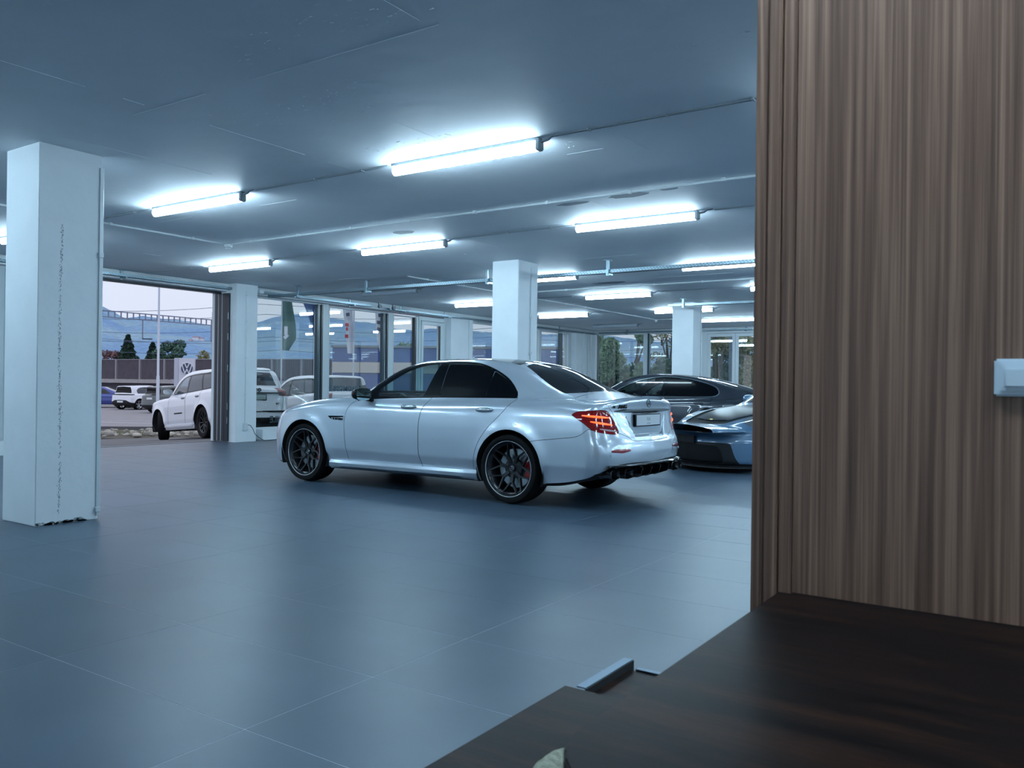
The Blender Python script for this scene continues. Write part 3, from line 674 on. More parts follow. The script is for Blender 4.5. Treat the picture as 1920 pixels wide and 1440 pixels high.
# perforated cable trays
zinc = mat('zinc', lin((150, 170, 180)), .36, .85, noise=(8, .08)); slot_m = mat('slot_dark', lin((38, 48, 56)), .6)
def tray(p, q, wd, ht, label, hang=(), side=1, step=.05, arm=.16, near=False):
    p, q = Vector(p), Vector(q); d = (q - p).normalized(); s_ = Vector((-d.y, d.x, 0)) * side; L_ = (q - p).length
    root = empty('cable_tray', p); tag(root, label, 'cable tray', 'perforated cable trays')
    def B(b, a0, a1, s0, s1, z0, z1):
        o0 = [d * a + s_ * s + Vector((0, 0, z)) for z in (z0, z1) for (a, s) in ((a0, s0), (a1, s0), (a1, s1), (a0, s1))]
        return b.add(o0, [(3, 2, 1, 0), (4, 5, 6, 7), (0, 1, 5, 4), (1, 2, 6, 5), (2, 3, 7, 6), (3, 0, 4, 7)])
    b = MB(); B(b, 0, L_, 0, wd, 0, .002); B(b, 0, L_, 0, .002, 0, ht); B(b, 0, L_, wd - .002, wd, 0, ht); B(b, 0, L_, -.004, .006, ht - .003, ht); b.build('channel', zinc, root)
    b = MB(); n = int(L_ / step)
    for k in range(n):
        a = (k + .3) * step
        B(b, a, a + step * .42, -.0012, 0, ht * .62, ht * .76); B(b, a + step * .4, a + step * .8, -.0012, 0, ht * .22, ht * .36)
        for s0 in (.18, .5, .82): B(b, a, a + step * .45, wd * s0 - .006, wd * s0 + .006, -.0015, 0)
    tag(b.build('slots', slot_m, root, fixn=False), kind='stuff')
    for a in hang:
        b = MB(); top = CZ - p.z; w0 = -.042 if near else wd + .01
        B(b, a - .02, a + .02, w0, w0 + .03, -.045, top); B(b, a - .05, a + .05, w0 - .03, w0 + .06, top - .005, top); B(b, a - .014, a + .014, min(w0, -arm * .35), max(w0, wd), -.03, -.004)
        b.build('bracket', zinc, root)
    return root
tray((11.02, 13.3, 2.845), (11.02, -6, 2.845), .11, .05, 'perforated zinc cable tray crossing under the ceiling beside the middle column', hang=(.9, 2.7, 5.4, 7.6, 10.2, 13), side=1, near=True)
tray((16.6, 7.15, 2.885), (16.6, -6, 2.885), .11, .045, 'perforated zinc cable tray starting in front of the far column', hang=(.35, 2.2, 5), side=1, near=True)
tray((FX0 + .1, 13.30, 2.915), (14.0, 13.30, 2.915), .09, .045, 'perforated zinc cable tray over the folding door and first windows', hang=(5, 8.5, 12.9, 15.4, 18.3))
tray((14.62, 13.32, 2.90), (24.9, 13.32, 2.90), .08, .04, 'perforated zinc cable tray over the glazed door and far left windows', hang=(.5, 2.2, 5, 8))
tray((24.86, 13.2, 2.93), (24.86, 8., 2.93), .08, .04, 'perforated zinc cable tray over the back windows', hang=(1, 3, 5), side=1)
sp = empty('spotlight', (14.15, 13.24, 2.93)); tag(sp, 'left one of two small grey spotlights on the tray above the second window', 'spotlight', 'small ceiling spotlights')
MB().lathe([(0, .0), (.03, .0), (.045, -.03), (.05, -.07), (.045, -.072), (0, -.06)], 20, 'y').build('head', housing, sp, True); MB().box((-.01, -.02, .03), (.01, .0, .10)).build('arm', housing, sp)
o = copy_tree(sp); o.location = (14.62, 13.24, 2.925); tag(o, 'right one of two small grey spotlights on the tray above the second window', 'spotlight', 'small ceiling spotlights')
MB_ = MB().box((10.75, 13.2, 2.9), (10.85, 13.28, 2.97)).build('junction_box', mat('box_bright', lin((235, 242, 246)), .4), bevel=.006); tag(MB_, 'small white junction box on the tray left of the first window', 'junction box')
# pillar conduit, socket, black cable on the floor
root = empty('pillar_conduit', (10.385, 13.16, 0)); tag(root, 'white conduit with a socket on the pillar by the folding door', 'conduit')
MB().tube([(0, -.012, .34), (0, -.012, 2.9)], .010, 8).build('pipe', pipe_m, root, True)
for z_ in (.9, 1.6, 2.3, 2.8): MB().box((-.02, -.022, z_), (.02, 0, z_ + .03)).build('clip', pipe_m, root)
sk = MB().box((-.05, -.045, .22), (.05, 0, .36)).build('socket', pipe_m, root, bevel=.006)
run('power_cable', [(10.42, 13.10, .33), (10.46, 13.08, .32), (10.52, 13.08, .25), (10.56, 13.07, .15), (10.66, 13.06, .07), (10.78, 13.05, .012), (10.95, 13.1, .008), (11.2, 13.22, .008), (11.45, 13.26, .008), (11.7, 13.3, .008)], .006, mat('cable_black', (.01, .012, .015), .5), 'thin black power cable hanging from the pillar socket to the floor', 'cable')
# lettering on the panes, read from outside, so mirrored here
print_m = mat('glass_print', lin((40, 62, 66)), .6); print_w = mat('glass_print_pale', lin((70, 100, 112)), .6)
def glass_text(s_, par, x, z, size, m_):
    o = text('glass_lettering', s_, size, m_, par, frame((x, 13.64, z), (1, 0, 0), (0, 0, 1)), .001, mirror=True); return o
glass_text('AUTOMOBILE', wA, 11.98, .385, .19, print_m); glass_text('AUTOMOBILE', wB, 13.55, 1.02, .17, print_w)
# corner trims between the two glazed walls
for (x0, x1, y0) in ((24.15, 24.25, 13.34), (24.45, 24.5, 13.36), (24.62, 24.66, 13.38), (24.80, 24.95, 13.30)): MB().box((x0, y0, 0), (x1, 13.42, 2.9)).build('corner_trim', frame_w, wall_left)
# ------------------------------------------------------------------ outside: falling forecourt, car park, railway, hills
RT = Vector((math.sin(yaw), -math.cos(yaw), 0)); FW = Vector((math.cos(yaw), math.sin(yaw), 0))
def P2(lat, dep, z=0.): return RT * lat + FW * dep + Vector((0, 0, z))
def gz(Y): return float(np.interp(Y, [13.9, 22.5, 27, 400], [0, -.60, -.72, -.75]))
asphalt = mat('asphalt', lin((136, 133, 138)), .85, noise=(2.5, .08, 9), bump=(60, .3))
b = MB(); V = []; Fc = []; ysx = [13.86, 15, 17, 19, 21, 22.5, 24, 27, 40, 100, 400]
for y_ in ysx: V += [(-60, y_, gz(y_) - (.004 if y_ < 14 else 0)), (25.31, y_, gz(y_)), (340, y_, gz(y_))]
for i in range(len(ysx) - 1):
    for j in (0, 1): Fc.append((3 * i + j, 3 * i + j + 1, 3 * i + j + 4, 3 * i + j + 3))
V += [(25.31, -120, -.3), (340, -120, -.5)]; n0 = len(V); Fc.append((n0 - 2, n0 - 1, 2, 1))
tag(MB().add(V, Fc).build('ground', asphalt), kind='structure')
line_m = mat('road_paint', lin((205, 208, 214)), .7, noise=(9, .1))
def gline(p, q, w_, nm='parking_line'):
    p, q = Vector(p), Vector(q); d = (q - p).normalized(); s_ = Vector((-d.y, d.x, 0)) * w_ / 2; V = []
    n = 8
    for k in range(n + 1):
        c_ = p.lerp(q, k / n)
        for s in (-1, 1):
            v = c_ + s_ * s; V.append((v.x, v.y, gz(v.y) + .006))
    return MB().add(V, [(2 * k, 2 * k + 1, 2 * k + 3, 2 * k + 2) for k in range(n)]).build(nm, line_m)
for k, (a, b_, w_) in enumerate(((P2(-22.5, 38.6), P2(-12, 34.5), .14), (P2(-19.2, 37.6), P2(-17.2, 38.8), .10), (P2(-18.5, 33.2), P2(-16.1, 33.0), .12), (P2(-15.3, 40), P2(-10, 40.3), .10))):
    tag(gline(a, b_, w_), ('long white parking line running towards the white car park cars', 'short white bay line beyond the long line', 'white line end near the kerb at the column', 'faint white bay line behind the front of the white off-roader')[k], 'road marking', 'white lines on the car park')
fc = mat('forecourt_asphalt_shaded', lin((98, 98, 102)), .9, noise=(3, .1, 8), bump=(70, .4)); V = []  # separate asphalt, its colour darkened for the sky the building blocks
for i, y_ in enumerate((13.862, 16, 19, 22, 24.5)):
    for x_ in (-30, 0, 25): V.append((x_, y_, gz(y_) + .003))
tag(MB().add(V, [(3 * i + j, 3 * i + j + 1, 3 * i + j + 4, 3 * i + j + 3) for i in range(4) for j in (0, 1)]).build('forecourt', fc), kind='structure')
# planted strip with boulders in front of the kerb
soil = mat('soil', lin((84, 80, 72)), .95, noise=(12, .35, 8), bump=(30, .8))
V = []; Fc = []; rg = random.Random(11)
for k in range(25):
    lat = -22 + 14 * k / 24
    for dep, h_ in ((25.3, .01), (26.2, .06), (28, .09), (30.2, .06), (30.7, .02)):
        p = P2(lat, dep); V.append((p.x, p.y, gz(p.y) + h_ + rg.uniform(-.01, .02)))
for k in range(24):
    for j in range(4): Fc.append((5 * k + j, 5 * k + j + 1, 5 * k + j + 6, 5 * k + j + 5))
tag(MB().add(V, Fc).build('planting_bed', soil, smooth=True), 'dark soil strip with boulders between forecourt and car park', 'flower bed')
kb = MB(); p, q = P2(-22, 31.0), P2(-8, 31.0)
kb.bar(Vector((p.x, p.y, gz(p.y) + .02)), Vector((q.x, q.y, gz(q.y) + .02)), .25, .16); tag(kb.build('kerb', mat('kerb_dark', lin((88, 86, 92)), .8, noise=(5, .1))), 'dark kerb behind the boulders at the edge of the car park', 'kerb')
rock_ms = [mat('boulder_a', lin((156, 153, 147)), .85, noise=(9, .18, 6)), mat('boulder_b', lin((128, 126, 122)), .85, noise=(9, .2, 6)), mat('boulder_c', lin((176, 172, 162)), .85, noise=(9, .15, 6))]
rocks = []
for k in range(4):
    bm = bmesh.new(); bmesh.ops.create_icosphere(bm, subdivisions=2, radius=1)
    for v in bm.verts:
        v.co *= 1 + .22 * math.sin(v.co.x * 2.3 + k) * math.cos(v.co.y * 2.9 - k) + rg.uniform(-.06, .06); v.co.z *= .62
    me = bpy.data.meshes.new('boulder'); bm.to_mesh(me); bm.free(); me.polygons.foreach_set('use_smooth', [True] * len(me.polygons)); me.materials.append(rock_ms[k % 3]); rocks.append(me)
placed = []
for k in range(3000):
    if len(placed) >= 230: break
    lat = rg.uniform(-18.5, -8.6); dep = rg.uniform(25.6, 30.0); s_ = rg.uniform(.06, .14)
    lat = lat * dep / 27
    if any((lat - a) ** 2 + (dep - b_) ** 2 < ((s_ + c_) * .92) ** 2 for a, b_, c_ in placed): continue
    placed.append((lat, dep, s_)); p = P2(lat, dep); o = link('boulder', rocks[k % 4]); o.location = (p.x, p.y, gz(p.y) + .055 + s_ * .32); o.rotation_euler = (rg.uniform(-.2, .2), rg.uniform(-.2, .2), rg.uniform(0, 6)); o.scale = (s_, s_ * rg.uniform(.7, 1), s_ * rg.uniform(.8, 1.1))
    tag(o, 'pale rounded boulder in the strip along the car park kerb', 'boulder', 'boulders along the kerb')
# dry grass tufts among the boulders
b = MB()
for (la, dp) in ((-13.1, 26.0), (-12.6, 26.6), (-11.6, 26.3), (-14.4, 26.1)):
    for k in range(70):
        p = P2(la + rg.gauss(0, .22), dp + rg.gauss(0, .2)); z = gz(p.y) + .05; t = rg.uniform(0, 6.28); h_ = rg.uniform(.12, .3); d = Vector((math.cos(t), math.sin(t), 0)); e = d * rg.uniform(.02, .1)
        b.add([(p.x - d.y * .008, p.y + d.x * .008, z), (p.x + d.y * .008, p.y - d.x * .008, z), (p.x + e.x, p.y + e.y, z + h_)], [(0, 1, 2)])
tag(b.build('dry_grass', mat('dry_grass', lin((122, 126, 84)), .9), fixn=False), 'dry grass tufts between the boulders', 'grass', kind='stuff')
# noise barrier along the railway
rib_m = mat('barrier_brown', lin((88, 82, 92)), .8, noise=(3, .12)); post_m = mat('barrier_post', lin((150, 148, 156)), .6); ledge_m = mat('barrier_concrete', lin((164, 160, 162)), .8, noise=(4, .1)); low_m = mat('barrier_low', lin((70, 68, 78)), .8)
fA, fB = P2(-32.66, 66), P2(-21.95, 61)
def fpt(px):
    """point on the barrier line seen at a given picture column (solved once, used as plain world positions)"""
    k = (px - 960) / 1555.87; a0, d0, a1, d1 = -32.66, 66, -21.95, 61; t = (k * d0 - a0) / ((a1 - a0) - k * (d1 - d0)); return fA.lerp(fB, t)
bar_root = empty('noise_barrier', fpt(300)); tag(bar_root, 'brown ribbed noise barrier on a concrete base behind the car park', 'noise barrier')
off = Vector(bar_root.location); fd = (fB - fA).normalized(); fn = Vector((fd.y, -fd.x, 0))
if fn.dot(-FW) < 0: fn = -fn
step = (fpt(263.5) - fpt(219)).length; s0 = (fpt(219) - off).dot(fd)
KMAX = 8
for k in range(-3, KMAX):
    a = s0 + k * step; p, q = fd * a, fd * (a + step)
    MB().bar(p + Vector((0, 0, 1.15)) + fn * .06, p + Vector((0, 0, 2.80)) + fn * .06, .12, .14, fn).build('post', post_m, bar_root)
    b = MB(); n = 14; V = []
    for z in (1.26, 2.74):
        for j in range(2 * n + 1):
            c_ = fd * (a + .07 + (step - .14) * j / (2 * n)) + fn * (.05 if j % 2 else 0); V.append(c_ + Vector((0, 0, z)))
    m_ = 2 * n + 1; b.add(V, [(j, j + 1, m_ + j + 1, m_ + j) for j in range(2 * n)]); 
    b.build('ribbed_panel', rib_m, bar_root, fixn=False)
    V = []
    for z in (-1.0, .93):
        for j in range(2 * n + 1):
            c_ = fd * (a + step * j / (2 * n)) + fn * (.05 if j % 2 else 0); V.append(c_ + Vector((0, 0, z)))
    MB().add(V, [(j, j + 1, m_ + j + 1, m_ + j) for j in range(2 * n)]).build('lower_panel', low_m, bar_root, fixn=False)
MB().bar(fd * (s0 - 3 * step) + Vector((0, 0, 1.09)), fd * (s0 + KMAX * step) + Vector((0, 0, 1.09)), .5, .30).build('concrete_ledge', ledge_m, bar_root)
MB().bar(fd * (s0 - 3 * step) + Vector((0, 0, 2.77)), fd * (s0 + KMAX * step) + Vector((0, 0, 2.77)), .14, .05).build('top_rail', post_m, bar_root)
# sign pylon with a round emblem
py = empty('sign_pylon', P2(-21.75, 55.0, -.75)); tag(py, 'pale grey sign pylon with a round blue and silver letter emblem', 'sign')
py_m = mat('pylon_grey', lin((205, 208, 220)), .45); py_s = mat('pylon_side', lin((186, 190, 206)), .45)
ax = RT * .97 + FW * .24; ax.normalize(); ay = Vector((-ax.y, ax.x, 0))
def pyb(a0, a1, s0, s1, z0, z1):
    b = MB(); V = [ax * a + ay * s + Vector((0, 0, z)) for z in (z0, z1) for (a, s) in ((a0, s0), (a1, s0), (a1, s1), (a0, s1))]
    return b.add(V, [(3, 2, 1, 0), (4, 5, 6, 7), (0, 1, 5, 4), (1, 2, 6, 5), (2, 3, 7, 6), (3, 0, 4, 7)])
pyb(-.62, -.345, .03, .42, 0, 3.42).build('side_panel', py_s, py); pyb(-.33, .66, 0, .40, 0, 3.41).build('front_panel', py_m, py)
eM = frame(ax * .185 + ay * -.012 + Vector((0, 0, 2.72)), ax, (0, 0, 1)); er = .40
def disc(nm, r0, r1, z0, z1, m_, n=40):
    b = MB(); V = []; Fc = []
    prof = [(r0, z0), (r1, z0), (r1, z1), (r0, z1)]
    for r_, z_ in prof: V += [eM @ Vector((r_ * math.cos(2 * PI_ * k / n), r_ * math.sin(2 * PI_ * k / n), z_)) for k in range(n)]
    for i in range(4):
        for k in range(n): Fc.append((i * n + k, i * n + (k + 1) % n, ((i + 1) % 4) * n + (k + 1) % n, ((i + 1) % 4) * n + k))
    return b.add(V, Fc).build(nm, m_, py, True)
em_b = mat('emblem_blue', lin((52, 64, 98)), .25, coat=.5); em_s = mat('emblem_silver', lin((226, 230, 240)), .2, .3)
disc('emblem_disc', .001, er * .97, 0, .03, em_b); disc('emblem_ring', er * .93, er, 0, .05, em_s)
def stroke(pts, w_, nm):
    b = MB()
    for p, q in zip(pts[:-1], pts[1:]): b.bar(eM @ Vector((*p, .04)), eM @ Vector((*q, .04)), w_, .03, eM.to_3x3() @ Vector((0, 0, 1)))
    return b.build(nm, em_s, py)
stroke([(-.15 * er / .4, .355 * er / .4), (0, .03), (.15 * er / .4, .355 * er / .4)], .055, 'emblem_letter')
stroke([(-.30 * er / .4, .235 * er / .4), (-.125 * er / .4, -.33 * er / .4), (0, -.03), (.125 * er / .4, -.33 * er / .4), (.30 * er / .4, .235 * er / .4)], .055, 'emblem_letter')
# lamp post / flagpoles
pole_m = mat('pole_pale', lin((192, 200, 214)), .45)
def pole(lat, dep, z1, r_, label, nm='lamp_post', cat='post', grp=None, z0=-.75):
    p = P2(lat, dep); b = MB(); b.tube([(p.x, p.y, z0), (p.x, p.y, 1.4), (p.x, p.y, 1.42), (p.x, p.y, z1)], [r_ * 1.35, r_ * 1.25, r_, r_ * .7], 12); return tag(b.build(nm, pole_m, smooth=True), label, cat, grp)
pole(-19.2, 45, 7.2, .065, 'tall pale pole rising from behind the parked hatchback')
# feather flags
def flag(lat, dep, pts, m_, label, stripes=(), txt=None, lean=0.):
    """banner hanging beside its pole; pts = outline (u sideways, z)"""
    root = empty('flag', P2(lat, dep)); tag(root, label, 'flag', 'banner flags outside the windows')
    MB().tube([(0, 0, -.6), (0, 0, 6.6)], [.04, .025], 10).build('pole', pole_m, root, True)
    zs_ = np.linspace(pts[0][2], pts[-1][2], 26); us = np.interp(zs_, [p[2] for p in pts][::1] if pts[0][2] < pts[-1][2] else [p[2] for p in pts][::-1], [p[0] for p in pts] if pts[0][2] < pts[-1][2] else [p[0] for p in pts][::-1])
    ue = np.interp(zs_, [p[2] for p in pts] if pts[0][2] < pts[-1][2] else [p[2] for p in pts][::-1], [p[1] for p in pts] if pts[0][2] < pts[-1][2] else [p[1] for p in pts][::-1])
    V = []; n = 14; Fc = []
    for i, z in enumerate(zs_):
        for j in range(n):
            t = j / (n - 1); u_ = us[i] + (ue[i] - us[i]) * t; V.append(RT * u_ + FW * (.10 * math.sin(t * 7 + z * .8) * (.3 + t)) + Vector((0, 0, z)))
    for i in range(len(zs_) - 1):
        for j in range(n - 1): Fc.append((i * n + j, i * n + j + 1, (i + 1) * n + j + 1, (i + 1) * n + j))
    cl = MB().add(V, Fc).build('cloth', m_, root, True, fixn=False)
    if txt: text('flag_print', txt[0], txt[1], txt[2], cl, frame(RT * txt[3] + Vector((0, 0, txt[4])) - FW * .18, (0, 0, -1), RT), .002, align='CENTER')
    for (u0, u1, z0, z1, ms) in stripes:
        MB().bar(RT * u0 + Vector((0, 0, z0)) - FW * .16, RT * u1 + Vector((0, 0, z1)) - FW * .16, .14, .01, FW).build('flag_print', ms, cl)
    return root
fl_g = mat('flag_green', lin((78, 112, 108)), .8); fl_b = mat('flag_blue', lin((44, 78, 132)), .8); fl_w = mat('flag_white', lin((214, 218, 230)), .8); fl_r = mat('flag_red', lin((190, 50, 60)), .8); fl_k = mat('flag_dark', lin((70, 80, 100)), .8)
flag(-9.74, 35, [(.03, .25, 6.4), (.03, .42, 4.7), (.03, .60, 3.6), (.03, .62, 3.0), (.03, .30, 2.5)], fl_g, 'dark green banner flag behind the first window', stripes=[(.22, .22, 3.15, 3.5, fl_w), (.15, .30, 3.0, 3.15, fl_w)])
flag(-8.35, 35, [(-.70, -.28, 6.2), (-.58, .02, 4.7), (-.25, .03, 3.9), (-.02, .03, 3.1)], fl_b, 'dark blue banner flag slanting behind the first window')
flag(-6.70, 35, [(-.55, -.03, 6.2), (-.50, -.03, 4.4), (-.35, -.03, 3.4), (-.26, -.03, 2.4)], fl_w, 'white banner flag with red print behind the second window', stripes=[(-.30, -.16, 4.62, 4.62, fl_k), (-.30, -.16, 4.32, 4.30, fl_k), (-.30, -.16, 4.02, 4.05, fl_k), (-.34, -.18, 3.60, 3.60, fl_r), (-.30, -.22, 3.42, 3.42, fl_r), (-.34, -.20, 3.12, 3.12, fl_r)])
flag(-5.40, 35, [(-.32, -.03, 6.2), (-.42, -.03, 4.4), (-.36, -.03, 3.2), (-.2, -.03, 2.5)], fl_w, 'white banner flag with dark bars behind the second window', stripes=[(-.25, -.05, 4.0, 4.05, fl_k), (-.3, -.05, 3.72, 3.7, fl_k), (-.3, -.1, 3.45, 3.4, fl_k)])
# railway gantry and wires
gan_m = mat('gantry_grey', lin((120, 130, 152)), .6)
g0, g1 = P2(-43.5, 78, 8.05), P2(-33.7, 93.6, 8.05)
gr = empty('railway_gantry', (g1.x, g1.y, -.7)); tag(gr, 'grey lattice gantry carrying the overhead railway wires', 'gantry'); g0 -= Vector(gr.location); g1 -= Vector(gr.location)
b = MB(); b.bar(g0, g1, .12, .10); b.build('beam', gan_m, gr); b = MB(); b.bar(g0 - Vector((0, 0, .62)), g1 - Vector((0, 0, .62)), .12, .10); b.build('beam', gan_m, gr)
for k in range(27):
    p = g0.lerp(g1, (k + .5) / 27); MB().bar(p, p - Vector((0, 0, .62)), .1, .1).build('strut', gan_m, gr)
MB().bar((0, 0, 0), (0, 0, g1.z + .9), .34, .30).build('post', gan_m, gr)
for t, h_ in ((.17, 2.4), (.52, 2.6), (.98, 2.4)):
    p = g0.lerp(g1, t); MB().bar(p - Vector((0, 0, .6)), p - Vector((0, 0, h_)), .09, .09).build('dropper', gan_m, gr)
    MB().bar(p - Vector((0, 0, h_)), p - Vector((0, 0, h_ - .0)) + RT * 1.0, .12, .12).build('insulator', mat('insulator_dark', lin((50, 62, 84)), .5), gr)
wires_m = mat('wire_dark', lin((84, 100, 128)), .6)
k = 0
for (l0, d0, z0, l1, d1, z1) in ((-45, 78, 7.2, 20, 80, 8.3), (-45, 79, 6.0, 20, 81, 7.0), (-45, 80, 5.2, 20, 82, 6.2), (-45, 83, 4.3, 20, 85, 4.6), (-45, 86, 5.6, 20, 88, 5.4), (-45, 75, 7.6, 20, 78, 9.6)):
    pts = []
    for i in range(25):
        t = i / 24; sag = .5 * math.sin(PI_ * ((t * 3) % 1)); p = P2(l0 + (l1 - l0) * t, d0 + (d1 - d0) * t, z0 + (z1 - z0) * t - sag); pts.append(p)
    tag(MB().tube(pts, .022, 5).build('overhead_wire', wires_m), ('highest', 'second', 'third', 'lowest', 'fifth', 'steepest')[k] + ' of the overhead railway wires against the hills', 'wire', 'overhead railway wires'); k += 1
# blue and beige hall beyond the windows
hb = empty('warehouse', P2(-15, 76)); tag(hb, 'long low hall banded in blue and beige behind the windows', 'building')
hd = (RT * .99 + FW * -.1).normalized(); hn = Vector((hd.y, -hd.x, 0)); hn = hn if hn.dot(FW) < 0 else -hn
wb_, wg_ = mat('hall_blue', lin((58, 84, 148)), .6), mat('hall_beige', lin((196, 190, 186)), .7)
for (z0, z1, m_, o_) in ((-1, 2.1, wb_, 0), (2.1, 3.1, wg_, .12), (3.1, 4.4, wb_, .05)):
    for k in range(9):
        a0 = -1.5 + 2.6 * k; V = [hd * a + hn * s + Vector((0, 0, z)) for z in (z0, z1 - .03) for (a, s) in ((a0, o_), (a0 + 2.57, o_), (a0 + 2.57, -6), (a0, -6))]
        MB().add(V, [(3, 2, 1, 0), (4, 5, 6, 7), (0, 1, 5, 4), (1, 2, 6, 5), (2, 3, 7, 6), (3, 0, 4, 7)]).build('facade_panel', m_, hb)
V = [hd * a + hn * s + Vector((0, 0, z)) for z in (4.4, 4.6) for (a, s) in ((-1.6, .2), (22.1, .2), (22.1, -6), (-1.6, -6))]
MB().add(V, [(3, 2, 1, 0), (4, 5, 6, 7), (0, 1, 5, 4), (1, 2, 6, 5), (2, 3, 7, 6), (3, 0, 4, 7)]).build('roof', mat('hall_roof', lin((120, 130, 140)), .7), hb)
# trees
def leaves(n, fn, size, m_, name='foliage', parent=None, seed=1, up=.3):
    r = np.random.default_rng(seed); P = np.array([fn(r) for _ in range(n)]); a = r.normal(size=(n, 3)); a /= np.linalg.norm(a, axis=1, keepdims=True)
    b_ = np.cross(a, r.normal(size=(n, 3))); b_ /= np.linalg.norm(b_, axis=1, keepdims=True); s = size * r.uniform(.6, 1.4, (n, 1))
    V = np.stack([P - a * s - b_ * s * .4, P + a * s - b_ * s * .4, P + a * s * .8 + b_ * s * .5, P - a * s * .7 + b_ * s * .5], 1).reshape(-1, 3)
    Fq = np.arange(4 * n).reshape(n, 4); me = bpy.data.meshes.new(name); me.from_pydata(V.tolist(), [], Fq.tolist()); me.materials.append(m_); return link(name, me, parent)
bark = mat('bark', lin((74, 66, 60)), .9, noise=(8, .2)); leaf_g = mat('leaf_dark_green', lin((44, 70, 58)), .8, noise=(1.2, .3)); leaf_m = mat('leaf_green', lin((122, 150, 122)), .8, noise=(1.0, .3)); leaf_y = mat('leaf_yellow', lin((140, 138, 96)), .8, noise=(1, .25)); leaf_r = mat('leaf_red', lin((128, 100, 104)), .8, noise=(1, .25)); leaf_o = mat('leaf_olive', lin((142, 146, 112)), .8, noise=(.8, .35)); leaf_c = mat('leaf_conifer', lin((74, 106, 92)), .8, noise=(.9, .3))
def conifer(loc, h_, r_, label, seed, n=2600, m_=leaf_g):
    root = empty('conifer', loc); tag(root, label, 'tree', 'trees beyond the noise barrier')
    MB().tube([(0, 0, 0), (0, 0, h_ * .97)], [.16, .03], 8).build('trunk', bark, root, True)
    def f(r):
        t = r.uniform(.06, 1) ** .8; tier = (t * 11) % 1; rr = r_ * (1 - t) * (.55 + .45 * (1 - tier)) + .05; a = r.uniform(0, 2 * PI_); q = rr * r.uniform(.45, 1) ** .5
        return (q * math.cos(a), q * math.sin(a), t * h_ - .12 * q)
    tag(leaves(n, f, .17, m_, parent=root, seed=seed), kind='stuff'); return root
def tree(loc, h_, r_, label, seed, m_, n=3000, zc=.62, size=.15, grp='trees beyond the noise barrier', bare=False, nm='tree', zr=.42):
    root = empty(nm, loc); tag(root, label, 'tree', grp); rr = random.Random(seed)
    b = MB(); b.tube([(0, 0, 0), (rr.uniform(-.1, .1), 0, h_ * .35), (0, rr.uniform(-.2, .2), h_ * .75)], [.16, .12, .04], 8); b.build('trunk', bark, root, True)
    blobs = []
    for k in range(9):
        a = rr.uniform(0, 6.28); q = r_ * rr.uniform(.2, .75); z = h_ * (zc + rr.uniform(-zr, .36) * .8); e = (q * math.cos(a), q * math.sin(a), z); blobs.append((e, r_ * rr.uniform(.32, .5)))
        br = MB(); br.tube([(0, 0, h_ * rr.uniform(.25, .55)), (e[0] * .5, e[1] * .5, (z + h_ * .45) / 2), e], [.07, .045, .015], 6)
        if bare:
            for j in range(14):
                s = Vector(e) * rr.uniform(.5, 1) ; s.z = z * rr.uniform(.8, 1); d = Vector((rr.uniform(-1, 1), rr.uniform(-1, 1), rr.uniform(-.1, 1))) * r_ * .38; br.tube([s, s + d * .5 + Vector((0, 0, .1)), s + d], [.03, .02, .008], 5)
        br.build('branch', bark, root, True)
    def f(r):
        (c_, q) = blobs[int(r.integers(len(blobs)))]; v = r.normal(size=3); v /= np.linalg.norm(v); q = q * r.uniform(.3, 1) ** .5
        return (c_[0] + v[0] * q, c_[1] + v[1] * q, c_[2] + v[2] * q * .85)
    tag(leaves(n, f, size, m_, parent=root, seed=seed), kind='stuff'); return root
conifer(P2(-41.7, 90, -.7), 6.7, 3.0, 'tall dark conifer left of the pale pole behind the barrier', 3, 5200)
conifer(P2(-39.9, 92, -.7), 6.0, 2.6, 'slightly lower conifer touching the tall one behind the barrier', 4, 4400)
tree(P2(-37.2, 90, -.7), 5.9, 1.6, 'broad green pine right of the pale pole behind the barrier', 5, leaf_c, 2400, zc=.7)
tree(P2(-34.0, 90, -.7), 5.4, 1.8, 'yellowish thin tree behind the sign pylon', 6, leaf_y, 1100, zc=.7)
for k, (la, h_) in enumerate(((-45.8, 4.9), (-44.6, 5.3), (-43.6, 4.8))): tree(P2(la, 93, -.7), h_, 1.3, ('reddish bush nearest the column behind the barrier', 'middle reddish bush behind the barrier', 'reddish bush beside the conifer behind the barrier')[k], 20 + k, leaf_r, 900, zc=.72)
tree(P2(-11.4, 90, -.7), 6.4, 1.8, 'green tree behind the blue and beige hall', 31, leaf_m, 1500, zc=.7, grp='trees beyond the noise barrier')
# trees and hedge beyond the back wall
for k, (la, dp, h_, r_, m_, n, lb, bare) in enumerate(((4.2, 40, 5.1, 1.1, leaf_m, 5200, 'dense green tree at the corner of the back windows', 0), (5.1, 43, 4.3, .8, leaf_c, 3600, 'dark green tree in the middle of the back windows', 0), (6.2, 42, 5.2, .8, leaf_m, 3000, 'green tree behind the window mullion of the back wall', 0),
        (8.3, 44, 5.6, 1.3, leaf_o, 500, 'almost bare tree in the right back window', 1), (7.9, 41, 3.2, 1.1, leaf_c, 2600, 'low green shrub tree under the bare tree', 0), (10.4, 42, 5.6, 1.3, leaf_o, 3600, 'olive autumn tree behind the left leaf of the double door', 0), (12.2, 43, 5.8, 1.6, leaf_o, 4200, 'olive autumn tree behind the right leaf of the double door', 0), (11.2, 46, 4.5, 1.8, leaf_c, 3200, 'dark shrub tree between the olive autumn trees', 0))):
    tree(P2(la, dp, -.4), h_, r_, lb, 50 + k, m_, int(n * 1.6), zc=.55, size=.075, grp='trees behind the back windows', bare=bool(bare), zr=.6)
hg = empty('hedge', P2(3, 47, -.4)); tag(hg, 'long green hedge behind the trees of the back windows', 'hedge')
